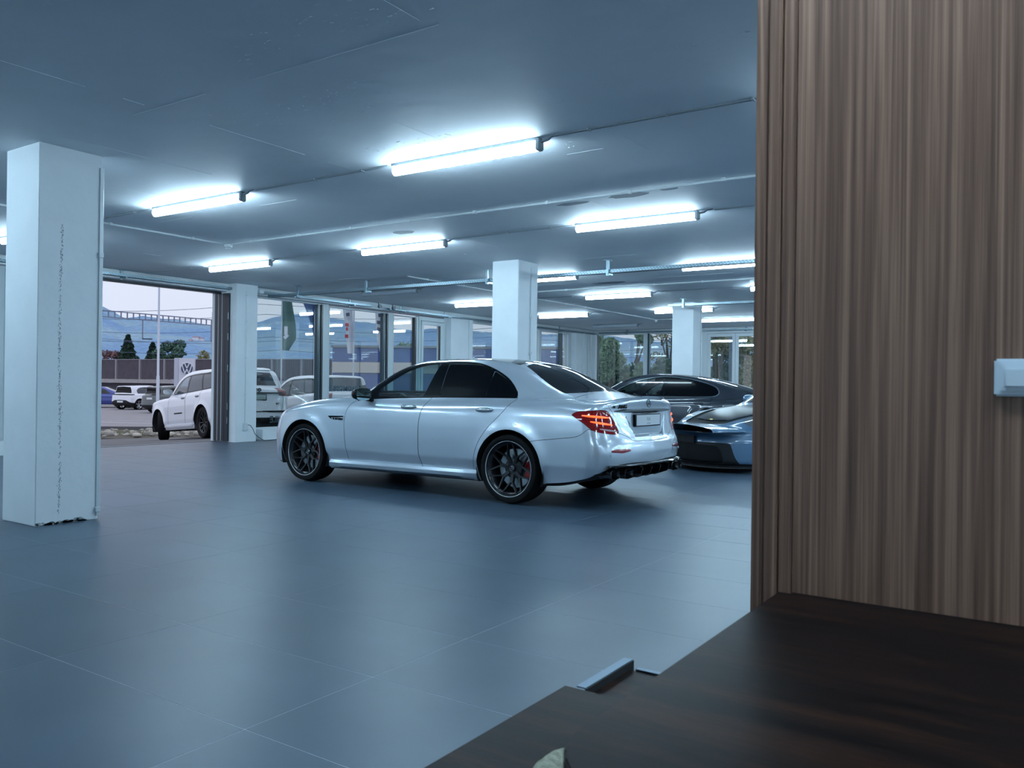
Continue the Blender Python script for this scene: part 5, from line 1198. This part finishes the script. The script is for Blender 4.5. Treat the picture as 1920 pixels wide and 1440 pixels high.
# dark grey four-door coupe behind the saloon
S = base(W=crv((-1.3, .84), (-.8, .925), (-.1, .965), (.5, .955), (1.4, .945), (2.4, .945), (2.95, .955), (3.4, .93), (3.8, .86)),
    sec=crv((.1, -.10), (.25, -.045), (.45, -.01), (.6, 0), (.75, -.012), (.88, -.03), (.97, -.06), (1.1, -.13), (1.3, -.25)), flare=[(0, .36, .40, .02), (2.95, .355, .40, .02)],
    T=crv((-1.3, .98), (-1.0, 1.0), (-.6, 1.02), (0, 1.0), (1.2, .97), (2.2, .98), (2.6, .96), (3.1, .88), (3.5, .74), (3.9, .55)), crown=crv((-1.3, .12), (4, .12)), zb=crv((-1.3, .4), (-.8, .22), (3.4, .2), (3.9, .26)),
    xr=crv((.1, -.95), (.4, -1.1), (.6, -1.1), (.8, -1.07), (1.0, -1.10), (1.2, -1.05)), cr=crv((0, 0), (.5, .05), (.8, .17), (.95, .36)), xf=crv((.1, 3.8), (.4, 3.92), (.6, 3.9), (.8, 3.75), (1.0, 3.5)), cf=crv((0, 0), (.5, .09), (.8, .32), (.95, .6)),
    G=crv((-1.2, .60), (-.6, .72), (0, .79), (.8, .82), (1.6, .83), (2.4, .80)), tum=crv((.8, -.03), (.93, 0), (1.1, .085), (1.25, .18), (1.35, .26), (1.5, .4)), sh=crv((-1.2, -.2), (-.2, -.15), (.5, 0), (1.4, 0), (2, .2), (2.6, .26)),
    R=crv((-1.5, .6), (-1.05, 1.0), (-.7, 1.10), (-.3, 1.21), (.1, 1.31), (.5, 1.385), (.9, 1.425), (1.3, 1.435), (1.7, 1.405), (2.0, 1.325), (2.35, 1.16), (2.7, .98), (3.1, .76), (3.5, .5)), rc=crv((-1, .08), (3, .08)), x0=-1.35, x1=4.05, zm=1.5, h=.026, ym=1.04,
    paint=grey_paint, track=(.955, .955), tw=(.31, .27), tr=.355, rim=.262, style='split', disc=True)
S['cuts'] = [('window_glass', 'side', [(2.12, .985, c), (1.92, 1.13), (1.65, 1.25), (1.30, 1.325), (1.06, 1.345, c), (1.08, .985, c)], light_glass, {'push': -.003}),
    ('window_glass', 'side', [(1.0, .985, c), (.98, 1.345, c), (.6, 1.310), (.3, 1.255), (.05, 1.175), (-.08, 1.09), (-.05, 1.025), (.15, .995)], tint_black, {'push': -.003}),
    ('window_trim', 'side', [(2.20, .975, c), (1.93, 1.148), (1.65, 1.270), (1.28, 1.345), (1.0, 1.362), (.6, 1.326), (.27, 1.263), (0, 1.178), (-.10, 1.085), (-.07, 1.012), (.15, .984), (1.0, .976)], black_gloss),
    ('window_chrome', 'side', [(2.26, .965, c), (1.95, 1.160), (1.65, 1.284), (1.28, 1.360), (1.0, 1.376), (.6, 1.340), (.26, 1.276), (-.02, 1.188), (-.122, 1.085), (-.09, 1.002), (.15, .973), (1.0, .965)], chrome),
    ('windscreen', 'top', [(1.65, -.1, c), (1.66, .3), (1.62, .52, c), (2.0, .62), (2.3, .70, c), (2.55, .4), (2.62, 0), (2.62, -.1, c)], light_glass, {'zm': .97}),
    ('rear_window', 'top', [(.15, -.1, c), (.12, .3), (.05, .45, c), (-.4, .55), (-.72, .60, c), (-.80, .3), (-.82, -.1, c)], tint_black, {'zm': .95}),
    ('roof_glass', 'top', [(.25, -.1, c), (.22, .46, c), (.8, .5), (1.22, .49, c), (1.27, -.1, c)], black_gloss, {'zm': 1.2}),
    ('front_door', 'side', [(2.12, .28, c), (2.14, .6), (2.05, .95, c), (1.0, 1.04, c), (.98, .9), (.98, .6), (.98, .28, c)], grey_paint, {'gap': .003}),
    ('rear_door', 'side', [(.975, .28, c), (.975, .6), (.975, .9), (.975, 1.02, c), (.02, 1.02, c), (-.02, .85), (.12, .72), (.34, .58), (.44, .42), (.45, .28, c)], grey_paint, {'gap': .003}),
    ('tail_lamp', 'corner', [(.02, .86, c), (-.2, .90), (-.5, .88, c), (-.5, .84, c), (-.15, .80)], red_lens, {'xm': -.6, 'pair': 1})]
coupe, CF = build_car(S, 'coupe_car', (16.22, 5.72, 0), PI_ / 2 + .0, 'dark grey four-door coupe parked behind the silver saloon and the blue-grey sports car')
cabin(coupe, 1.05, .78, .38, 1.55, .97); mirror(CF, S, coupe, 1.80, .97, black_gloss, mat('mirror_glass', (.6, .8, .8), .02, 1)); handle(CF, coupe, .22, .85, grey_paint, .22, .05); handle(CF, coupe, 1.2, .86, grey_paint, .22, .05)
ribbon(CF, 'x', [(-.62 + .062 * k, .985) for k in range(21)], -1.6, -.6, .03, (-.004, 0, 0), 'rear_spoiler', carbon, coupe, thick=.03)
# blue-grey sports car, nose towards the room
S = base(W=crv((-1.1, .86), (-.6, .93), (0, .94), (.5, .915), (1.2, .87), (1.9, .89), (2.457, .925), (2.9, .90), (3.3, .84), (3.5, .80)),
    sec=crv((.05, -.10), (.2, -.04), (.4, -.005), (.6, 0), (.75, -.02), (.85, -.06), (1.0, -.13), (1.2, -.25)), flare=[(0, .34, .38, .03), (2.457, .335, .375, .03)],
    T=crv((-1.3, .78), (-.9, .88), (-.3, .95), (.6, .90), (1.5, .93), (1.95, .90), (2.3, .85), (2.7, .775), (3.0, .69), (3.2, .62), (3.35, .53), (3.5, .40)), crown=crv((-1.2, .10), (1.5, .08), (2.4, .03), (2.9, .02), (3.5, .05)), zb=crv((-1.2, .3), (-.6, .14), (3.0, .12), (3.5, .10)),
    xr=crv((.1, -.9), (.4, -1.05), (.7, -1.08), (.9, -1.0)), cr=crv((0, 0), (.5, .05), (.8, .2), (.95, .4)), xf=crv((.05, 3.40), (.2, 3.42), (.4, 3.40), (.55, 3.33), (.7, 3.2), (.9, 3.0)), cf=crv((0, 0), (.3, .03), (.5, .10), (.7, .28), (.85, .55), (.95, .75)),
    G=crv((-1.0, .5), (0, .66), (.8, .76), (1.5, .77), (2.1, .74)), tum=crv((.7, -.03), (.85, 0), (1.0, .09), (1.15, .19), (1.3, .33)), sh=crv((-1, 0), (1, 0), (1.7, .25), (2.2, .3)),
    R=crv((-1.2, .6), (-.9, .86), (-.4, 1.02), (.1, 1.16), (.6, 1.25), (1.0, 1.275), (1.35, 1.23), (1.7, 1.08), (2.1, .88), (2.5, .65)), rc=crv((-1, .08), (3, .08)), gz=.55, x0=-1.3, x1=3.55, zm=1.4, h=.022, ym=1.04,
    paint=bluegrey, track=(.93, .925), tw=(.31, .255), tr=.34, rim=.26, style='split', disc=True)
S['cuts'] = [('window_glass', 'side', [(1.75, .87, c), (1.5, 1.03), (1.2, 1.15), (.9, 1.18), (.45, 1.14), (.1, 1.02), (0, .93), (.5, .89)], tint_black),
    ('windscreen', 'top', [(1.12, -.1, c), (1.12, .3), (1.08, .5, c), (1.5, .60), (1.72, .68, c), (1.93, .4), (2.0, 0), (2.0, -.1, c)], light_glass, {'zm': .90}),
    ('bonnet_intake', 'top', [(3.20, -.1, c), (3.19, .2), (3.09, .42, c), (2.55, .62), (2.35, .68, c), (2.42, .56), (2.92, .36, c), (3.01, -.1, c)], seal_m, {'zm': .5, 'push': -.012}),
    ('bonnet', 'top', [(3.00, -.1, c), (2.91, .35, c), (2.4, .57), (2.05, .64), (1.98, .66, c), (2.05, .3), (2.08, -.1, c)], carbon, {'zm': .5, 'gap': .003}),
    ('headlight', 'fcorner', [(1.90, .70, c), (2.02, .64), (2.18, .64), (2.26, .70), (2.2, .80), (2.05, .84), (1.92, .78)], clear_lens, {'xm': 2.5, 'pair': 1}),
    ('bumper_intake', 'front', [(-.1, .13, c), (.52, .13), (.60, .18), (.56, .33), (.50, .37, c), (-.1, .38, c)], seal_m, {'xm': 2.9, 'push': -.01}),
    ('bumper_blade', 'fcorner', [(3.5, .10, c), (3.5, .405, c), (2.62, .41), (2.50, .38, c), (2.42, .22), (2.30, .10, c)], trim_bk, {'xm': 2.6}),
    ('front_door', 'side', [(1.95, .22, c), (2.0, .6), (1.9, .86, c), (.75, .88, c), (.70, .6), (.78, .22, c)], bluegrey, {'gap': .003})]
sports, PF = build_car(S, 'sports_car', (14.04, 2.784, 0), R(150), 'low blue-grey sports car with black vented bonnet, nose past the wood wall')
x_ = surf(PF, 'x', 0, .44, 3.9, 2.8); MB().box((x_ - .01, -.20, .385), (x_ + .025, .20, .495)).build('plate_holder', trim_bk, sports, bevel=.008)
MB().lathe([(0, .014), (.03, .012), (.034, 0)], 18, 'z', (2.96, 0, surf(PF, 'z', 2.96, 0, 1.2, .3))).build('crest', mat('crest_gold', (.55, .42, .18), .3, .9), sports, True)
b = MB(); V = []; Fc = []
for k in range(25):
    y_ = -.88 + 1.76 * k / 24; x_ = 3.41 - float(S['cf'](abs(y_))); V += [(x_ - .10, y_, .115), (x_ + .06, y_, .085), (x_ + .065, y_, .070), (x_ - .10, y_, .070)]
for k in range(24):
    for j in range(3): Fc.append((4 * k + j, 4 * k + j + 1, 4 * k + j + 5, 4 * k + j + 4))
b.add(V, Fc).build('front_splitter', trim_bk, sports)
for y_ in (-.3, -.1, .1, .3): MB().box((3.30, y_ - .004, .14), (3.36, y_ + .004, .36)).build('intake_bar', trim_bk, sports)
mirror(PF, S, sports, 1.40, .93, bluegrey, chrome)
# ---- boxy bodies outside
def suv_spec(Lr, wb, Lf, H, Wd, belt, hood, paint, rear_x, roof_e, tr=.385, rim=.27, h=.035, nose=.25, ws=(2.25, 1.6)):
    s = H / 1.76; w_ = Wd / 2; xf = wb + Lf
    return base(W=crv((-Lr, w_ - .07), (-.5, w_ - .015), (0, w_), (wb * .5, w_ - .015), (wb, w_), (xf - .4, w_ - .03), (xf, w_ - .1)),
        sec=crv((.2, -.06), (.35, -.03), (.5, 0), (.75, 0), (belt - .22, -.008), (belt - .06, -.035), (belt + .05, -.08), (belt + .3, -.2)), flare=[(0, tr, tr + .055, .022), (wb, tr, tr + .055, .022)],
        T=crv((-Lr - .2, belt - .02), (-.3, belt + .02), (ws[0] - .1, belt - .04), (ws[0] + .25, hood), (xf - .45, hood - .05), (xf - .15, hood - .14), (xf, hood - nose)), crown=crv((-1, .04), (xf, .08)), zb=crv((-Lr, .36), (-Lr + .4, .25), (xf - .4, .24), (xf, .32)),
        xr=crv((.2, -Lr + .14), (.45, -Lr), (.75, -Lr + .02), (belt, -Lr + .06), (belt + .2, -Lr + .13)), cr=crv((0, 0), (.5, .015), (.8, .05), (.97, .12)), xf=crv((.2, xf - .08), (.5, xf), (.8, xf - .02), (1.1, xf - .12)), cf=crv((0, 0), (.5, .06), (.8, .18), (.97, .38)),
        G=crv((-Lr, w_ - .19), (-.3, w_ - .115), (ws[0] * .5, w_ - .09), (ws[0], w_ - .10), (ws[0] + .4, w_ - .13)), tum=crv((belt - .1, -.02), (belt, 0), (belt + (H - belt) * .5, .06), (H - .06, .16), (H + .1, .24)), sh=crv((-1, -.05), (.3, 0), (1.2, 0), (2, .12), (2.8, .15)),
        R=crv((rear_x - .75, belt - .5), (rear_x - .32, belt + .0), (rear_x - .12, belt + (roof_e - belt) * .55), (rear_x, roof_e), (rear_x + .5, (roof_e + H) / 2 + .01), (ws[1] - .55, H), (ws[1] - .15, H - .02), (ws[1] + .1, H - .10), (ws[0], belt + .06), (ws[0] + .5, belt - .3)), rc=crv((-1, .05), (3, .05)), gz=belt - .3,
        x0=-Lr - .15, x1=xf + .12, zm=H + .06, h=h, ym=w_ + .08, paint=paint, track=(w_ - .02, w_ - .02), tw=(.27, .27), tr=tr, rim=rim, tn=1.)
# large white off-roader on the forecourt
S = suv_spec(.98, 2.915, .93, 1.77, 1.94, 1.20, 1.16, white_paint, -.62, 1.67, tr=.395, rim=.265, h=.028, ws=(2.30, 1.62))
S.update(style='split', steer=-.40, disc=True)
S['cuts'] = [('window_glass', 'side', [(1.98, 1.19, c), (1.62, 1.46), (1.38, 1.575, c), (1.10, 1.60, c), (1.10, 1.20, c)], light_glass), ('window_glass', 'side', [(1.02, 1.205, c), (1.0, 1.61, c), (.32, 1.60, c), (.18, 1.22, c)], mat('rear_tint_grey', lin((70, 74, 86)), .05)),
    ('window_glass', 'side', [(.10, 1.225, c), (.24, 1.595, c), (-.30, 1.57, c), (-.62, 1.30, c), (-.55, 1.25, c)], MATS['rear_tint_grey']), ('window_trim', 'side', [(2.08, 1.165, c), (1.66, 1.49), (1.38, 1.61), (.9, 1.645), (.2, 1.635), (-.33, 1.605), (-.69, 1.29), (-.6, 1.215, c), (.5, 1.185)], black_gloss),
    ('rear_window', 'rear', [(-.1, 1.27, c), (.66, 1.26, c), (.54, 1.60, c), (-.1, 1.615, c)], mat('rear_glass_grey', lin((40, 44, 54)), .04), {'xm': -.5}), ('windscreen', 'top', [(1.50, -.1, c), (1.48, .55, c), (2.05, .70, c), (2.32, 0), (2.32, -.1, c)], light_glass, {'zm': 1.18}),
    ('front_door', 'side', [(2.2, .36, c), (2.2, .8), (2.12, 1.2, c), (1.08, 1.22, c), (1.06, .8), (1.06, .36, c)], white_paint, {'gap': .005}), ('rear_door', 'side', [(1.055, .36, c), (1.055, .8), (1.055, 1.22, c), (.16, 1.24, c), (.12, .95), (.42, .70), (.50, .36, c)], white_paint, {'gap': .005}),
    ('tail_lamp', 'corner', [(.16, 1.02, c), (.16, 1.14, c), (-.05, 1.20), (-.30, 1.18, c), (-.28, 1.02, c), (-.1, 1.0)], mat('suv_red', lin((130, 22, 30)), .1, coat=1), {'xm': -.5, 'pair': 1, 'gap': .004}),
    ('tailgate', 'func', lambda x, y, z: np.maximum(np.maximum(y - np.interp(z, [.55, .62, .9, 1.2], [.62, .70, .76, .74]), x + .6), .60 - z), white_paint, {'gap': .005}),
    ('rear_valance', 'rear', [(-.1, .2, c), (.99, .2, c), (.9, .42), (.6, .46, c), (-.1, .46, c)], trim_bk, {'xm': -.6})]
suv, UF = build_car(S, 'offroader_car', (13.60, 17.43, gz(17.6) + .01), R(76.5), 'large white off-roader parked on the forecourt outside the folding door', tilt=.072)
cabin(suv, 1.3, .8, .68, 1.75, 1.18); mirror(UF, S, suv, 1.95, 1.20, white_paint, mat('suv_mirror_glass', (.8, .85, .9), .1, .6), sc=1.0)
for xh in (1.22, .28): handle(UF, suv, xh, 1.06, silver_rim, .24, .06)
x_ = surf(UF, 'x', 0, 1.17, -1.6, -.2); text('lettering', 'Jeep', .17, seal_m, suv, frame((x_ - .012, -.02, 1.16), (0, -1, 0), (.1, 0, 1)), .006, sx=1.05); xa_ = surf(UF, 'x', 0, .95, -1.6, -.2)
MB().box((xa_ - .01, -.30, .88), (xa_ + .03, .30, 1.04)).build('plate_recess', trim_bk, suv, bevel=.01); MB().box((xa_ - .016, -.27, .905), (xa_ - .008, .27, 1.02)).build('number_plate', mat('plate_greyish', lin((150, 170, 168)), .4), suv)
MB().box((xa_ - .03, -.76, 1.055), (xa_ + .06, .76, 1.085)).build('tailgate_bar', trim_bk, suv, bevel=.01); MB().box((xa_ - .03, -.80, .585), (xa_ + .06, .80, .63)).build('bumper_strip', trim_bk, suv, bevel=.01)
text('lettering', 'SRT', .06, seal_m, suv, frame((xa_ - .012, -.58, .80), (0, -1, 0), (0, 0, 1)), .003); y_ = surf(UF, 'y', 1.6, .66, 1.4, .3); MB().box((1.25, y_ - .006, .66), (1.78, y_ + .006, .69)).build('door_badge', seal_m, suv)
b = MB(); b.prism([(-.60, 1.70), (-.25, 1.755), (-.25, 1.70), (-.66, 1.655)], -.58, .58, 'y'); b.build('roof_spoiler', white_paint, suv, True, .015)
for sd in (1, -1): MB().box((.60, sd * .955 - .05, .30), (2.42, sd * .955 + .03, .40)).build('side_sill', white_paint, suv, bevel=.03)
# white estate beside it, seen through the panes
S = suv_spec(.80, 2.70, .80, 1.60, 1.84, 1.05, .98, white_paint, -.55, 1.50, tr=.33, rim=.23, ws=(2.1, 1.45)); S['style'] = 'five'
S['cuts'] = [('window_glass', 'side', [(1.8, 1.05, c), (1.45, 1.33), (1.15, 1.45, c), (1.02, 1.45, c), (1.02, 1.06, c)], light_glass), ('window_glass', 'side', [(.96, 1.06, c), (.94, 1.455, c), (.30, 1.44, c), (.12, 1.07, c)], MATS['rear_tint_grey']), ('window_glass', 'side', [(.05, 1.08, c), (.22, 1.435, c), (-.25, 1.40, c), (-.52, 1.15, c), (-.4, 1.09, c)], MATS['rear_tint_grey']),
    ('window_trim', 'side', [(1.92, 1.02, c), (1.5, 1.34), (1.15, 1.475), (.6, 1.485), (-.28, 1.43), (-.6, 1.14), (-.45, 1.05, c), (.5, 1.03)], trim_bk), ('rear_window', 'rear', [(-.1, 1.10, c), (.64, 1.09, c), (.56, 1.45, c), (-.1, 1.47, c)], mat('rear_glass_navy', lin((24, 40, 66)), .1, coat=1), {'xm': -.3}),
    ('tail_lamp', 'corner', [(.15, .88, c), (.15, 1.0, c), (-.3, 1.04, c), (-.3, .88, c)], MATS['suv_red'], {'xm': -.4, 'pair': 1}), ('front_door', 'side', [(2.0, .34, c), (2.0, .7), (1.9, 1.06, c), (1.0, 1.08, c), (.99, .34, c)], white_paint, {'gap': .005}), ('rear_door', 'side', [(.985, .34, c), (.985, 1.08, c), (.1, 1.08, c), (.08, .85), (.38, .6), (.42, .34, c)], white_paint, {'gap': .005})]
est, EF = build_car(S, 'estate_car', (16.20, 16.75, gz(16.8) + .01), R(75), 'white estate car beyond the panes, right of the off-roader', tilt=.06)
xa_ = surf(EF, 'x', 0, .8, -1.6, -.2); MB().box((xa_ - .012, -.27, .76), (xa_ - .001, .27, .88)).build('number_plate', mat('plate_greyish', lin((150, 170, 168)), .4), est)
mirror(EF, S, est, 1.7, 1.02, white_paint, chrome)
# three cars in the car park
th_h = math.atan2(.82 * FW.y + .57 * RT.y, .82 * FW.x + .57 * RT.x)
S = suv_spec(.72, 2.77, .75, 1.57, 1.81, 1.02, .98, white_paint, -.52, 1.50, tr=.34, rim=.25, ws=(2.25, 1.45)); S.update(style='five', m_rim=silver_rim)
S['cuts'] = [('rear_window', 'rear', [(-.1, 1.09, c), (.74, 1.07, c), (.60, 1.45, c), (-.1, 1.49, c)], tint_black, {'xm': -.2}), ('lamp_band', 'rear', [(-.1, .93, c), (.86, .94, c), (.86, 1.01, c), (-.1, 1.01, c)], trim_bk, {'xm': -.3}), ('window_glass', 'side', [(1.9, 1.03, c), (1.45, 1.34), (1.0, 1.45), (.2, 1.42), (-.1, 1.25), (-.05, 1.04, c)], MATS['rear_tint_grey']),
    ('rear_bumper_skirt', 'rear', [(-.1, .2, c), (1.0, .2, c), (.96, .42), (.5, .62, c), (-.1, .64, c)], trim_bk, {'xm': -.3})]
p = P2(-24.5, 53.2); hatch, HF = build_car(S, 'hatchback_car', (p.x, p.y, -.735), th_h + .17, 'white hatchback in the car park with black rear window, below the pale pole')
xa_ = surf(HF, 'x', 0, .5, -1.6, -.2); MB().box((xa_ - .012, -.26, .47), (xa_ - .001, .26, .58)).build('number_plate', plate_white, hatch)
S = suv_spec(.80, 2.68, .80, 1.62, 1.82, 1.06, 1.0, night_paint, -.60, 1.50, tr=.34, rim=.25, ws=(2.2, 1.45)); S.update(style='five', m_rim=silver_rim)
S['cuts'] = [('rear_window', 'rear', [(-.1, 1.14, c), (.72, 1.12, c), (.60, 1.44, c), (-.1, 1.48, c)], tint_black, {'xm': -.2}), ('window_glass', 'side', [(1.9, 1.06, c), (1.45, 1.38), (1.0, 1.48), (.2, 1.45), (-.3, 1.30), (-.1, 1.10, c)], tint_black), ('rear_bumper_skirt', 'rear', [(-.1, .2, c), (1.0, .2, c), (.96, .42), (-.1, .50, c)], trim_bk, {'xm': -.3})]
p = P2(-20.35, 48.2); dk, DF = build_car(S, 'crossover_car', (p.x, p.y, -.735), th_h + .05, 'dark green-grey crossover between the white hatchback and the off-roader')
xa_ = surf(DF, 'x', 0, .85, -1.6, -.2); MB().box((xa_ - .012, -.26, .80), (xa_ - .001, .26, .91)).build('number_plate', plate_white, dk)
b = MB(); b.prism([(-.80, 1.46), (-.35, 1.55), (-.35, 1.49), (-.78, 1.43)], -.56, .56, 'y'); b.build('roof_spoiler', trim_bk, dk, True, .01)
S = suv_spec(1.05, 2.8, .85, 1.45, 1.83, .95, .90, blue_paint, -.75, 1.22, tr=.33, rim=.24, ws=(2.25, 1.35))
S['cuts'] = [('window_glass', 'side', [(1.75, .97, c), (1.35, 1.24), (1.0, 1.32, c), (.98, .97, c)], light_glass), ('window_glass', 'side', [(.92, .97, c), (.94, 1.32, c), (.3, 1.30), (-.1, 1.14), (-.2, .98, c)], tint_black), ('windscreen', 'top', [(1.35, -.1, c), (1.3, .5, c), (1.95, .7, c), (2.2, -.1, c)], light_glass, {'zm': 1.0}),
    ('front_door', 'side', [(1.95, .3, c), (1.9, .95, c), (.96, .97, c), (.95, .3, c)], blue_paint, {'gap': .008}), ('rear_door', 'side', [(.94, .3, c), (.94, .97, c), (0, .97, c), (.3, .6), (.4, .3, c)], blue_paint, {'gap': .008})]
p = P2(-28.9, 56.5); bl, BF = build_car(S, 'blue_car', (p.x, p.y, -.735), math.atan2(.16 * FW.y + .98 * RT.y, .16 * FW.x + .98 * RT.x), 'blue saloon in the car park, cut off by the chipped column')
# ------------------------------------------------------------------ foreground: walnut wall, desk, sideboard
def wood(name, c0, c1, c2, scale, rough, sheen=.5, bumps=.05, rings=80., amt=.2, coarse=4., fine=30.):
    """veneer: contour rings of a stretched noise over broad and fine stripes"""
    m = bpy.data.materials.new(name); m.use_nodes = True; n = m.node_tree; b_ = n.nodes['Principled BSDF']; b_.inputs['Roughness'].default_value = rough; b_.inputs['Specular IOR Level'].default_value = sheen
    t = n.nodes.new('ShaderNodeTexCoord'); mp = n.nodes.new('ShaderNodeMapping'); mp.inputs['Scale'].default_value = scale; L = n.links.new; L(t.outputs['Object'], mp.inputs[0])
    def noise(sc, det, dis=0.):
        x = n.nodes.new('ShaderNodeTexNoise'); x.inputs['Scale'].default_value = sc; x.inputs['Detail'].default_value = det; x.inputs['Distortion'].default_value = dis; L(mp.outputs[0], x.inputs['Vector']); return x.outputs['Fac']
    def mth(op, a, b, c=None):
        x = n.nodes.new('ShaderNodeMath'); x.operation = op
        for i, v in enumerate((a, b, c)):
            if v is None: continue
            if isinstance(v, (int, float)): x.inputs[i].default_value = v
            else: L(v, x.inputs[i])
        return x.outputs[0]
    ring = mth('SINE', mth('MULTIPLY', noise(1, 2, .3), rings), 0); v = mth('MULTIPLY_ADD', ring, amt, -.28); v = mth('ADD', v, mth('MULTIPLY', noise(coarse, 4, .2), .95)); v = mth('ADD', v, mth('MULTIPLY', noise(fine, 3), .60))
    cr_ = n.nodes.new('ShaderNodeValToRGB'); e = cr_.color_ramp.elements; e[0].position = .12; e[0].color = (*c0, 1); e[1].position = .88; e[1].color = (*c2, 1); k = e.new(.48); k.color = (*c1, 1)
    L(v, cr_.inputs[0]); L(cr_.outputs[0], b_.inputs['Base Color'])
    bp = n.nodes.new('ShaderNodeBump'); bp.inputs['Strength'].default_value = bumps; bp.inputs['Distance'].default_value = .002; L(v, bp.inputs['Height']); L(bp.outputs[0], b_.inputs['Normal']); MATS[name] = m; return m
walnut = wood('walnut', lin((70, 50, 41)), lin((116, 86, 71)), lin((164, 128, 108)), (5, 9, .10), .40, bumps=.08, rings=95., amt=.10, coarse=7., fine=34.)
desk_m = wood('dark_walnut', lin((11, 10, 12)), lin((24, 17, 16)), lin((50, 31, 24)), (9, .8, 2), .45, sheen=.05, bumps=.03, rings=14., amt=.12, coarse=2.5, fine=16.)
WX = 1.735
ww = empty('wood_wall', (WX, 0, 0)); tag(ww, 'tall walnut veneer wall panel closing the right of the view', 'wall panel')
MB().box((0, -2.6, 0), (.10, .468, CZ - .001)).build('panel', walnut, ww)
for k, (y0, y1, pr) in enumerate(((.470, .4965, -.004), (.499, .5245, -.010), (.5265, .553, -.004))): MB().box((pr, y0, 0), (.10, y1, CZ - .001)).build('batten', walnut, ww, bevel=.0025, seg=2)
sw = empty('light_switch', (WX, .070, 1.1865)); tag(sw, 'white double-framed light switch on the walnut wall', 'light switch'); swm = mat('switch_white', lin((214, 226, 236)), .35)
MB().box((-.010, -.043, -.0335), (0, .043, .0335)).build('cover_frame', swm, sw, bevel=.0035); MB().box((-.0125, -.033, -.0245), (-.008, .033, .0245)).build('inner_frame', swm, sw, bevel=.001); MB().box((-.0165, -.026, -.0165), (-.011, .026, .0165)).build('rocker', swm, sw, bevel=.0015)
MB().box((-.0108, -.035, .026), (-.0095, -.022, .030)).build('maker_mark', mat('mark_grey', (.3, .32, .34), .5), sw)
# desk top with a rounded corner, sloping slightly with the hand that built it
dk_ = empty('desk', (1.2, -.4, 0)); tag(dk_, 'dark walnut desk with rounded corner against the walnut wall', 'desk')
prof = [(1.7345, .468), (1.7225, .468), (1.7225, .493)]; rc = .14
prof += [(.75 + rc - rc * math.sin(t), .493 - rc + rc * math.cos(t)) for t in [k * PI_ / 2 / 10 for k in range(11)]]; prof += [(.75, -1.6), (1.7345, -1.6)]
MB().prism([(x - 1.2, y + .4) for x, y in prof], .712, .745).build('desk_top', desk_m, dk_, bevel=.003)
for (x0, y0) in ((.80, -1.5), (1.62, -1.5), (1.62, .36)): MB().box((x0 - 1.2, y0 + .4, 0), (x0 - 1.2 + .06, y0 + .46, .712)).build('leg', mat('leg_black', (.01, .011, .012), .4), dk_, bevel=.004)
MB().box((.36, -1.0, .60), (.42, .76, .712)).build('apron', desk_m, dk_)
sb = empty('sideboard', (1.2, .5, 0)); tag(sb, 'low dark walnut sideboard with a cable slot beside the desk', 'sideboard')
MB().box((-.75, -.28, .47), (.393, .419, .50)).build('top', desk_m, sb, bevel=.002); MB().box((-.74, -.27, .03), (.385, .411, .47)).build('body', desk_m, sb)
MB().box((.393, -.28, .44), (.611, .3655, .4845)).build('rear_shelf', desk_m, sb); MB().box((.40, -.27, .03), (.60, .35, .44)).build('body', desk_m, sb)
b = MB(); b.box((.398, .369, .44), (.632, .372, .503)); b.box((.398, .372, .500), (.632, .392, .503)); b.build('metal_edge', mat('edge_metal', lin((108, 128, 146)), .5, .4), sb); MB().box((.396, .3655, .44), (.632, .369, .501)).build('slot_lining', mat('lining_black', (.003, .003, .004), .9), sb)
b = MB(); b.box((.613, .25, .44), (.620, .352, .487)); b.box((.613, .20, .484), (.628, .352, .488)); b.build('end_strip', MATS['edge_metal'], sb)
st = MB(); n = 64; V = []; Fc = []; rs_ = random.Random(8)
prof = [(.0, .552), (.085, .552), (.105, .556), (.120, .553), (.128, .540), (.129, .52), (.120, .503), (0, .501)]
for r_, z in prof:
    for k in range(n):
        a = 2 * PI_ * k / n; q = r_ * (1 + .012 * math.sin(3 * a + 1) + .008 * math.sin(11 * a)) ; V.append((1.168 + q * math.cos(a), .590 + q * math.sin(a), z + rs_.uniform(-.0012, .0012)))
for i in range(len(prof) - 1):
    for k in range(n): Fc.append((i * n + k, i * n + (k + 1) % n, (i + 1) * n + (k + 1) % n, (i + 1) * n + k))
tag(st.add(V, Fc).build('stone_dish', mat('travertine', lin((132, 132, 116)), .85, noise=(55, .35, 8), bump=(45, .9)), smooth=True), 'round rough beige stone dish on the low sideboard, cut by the desk', 'dish')
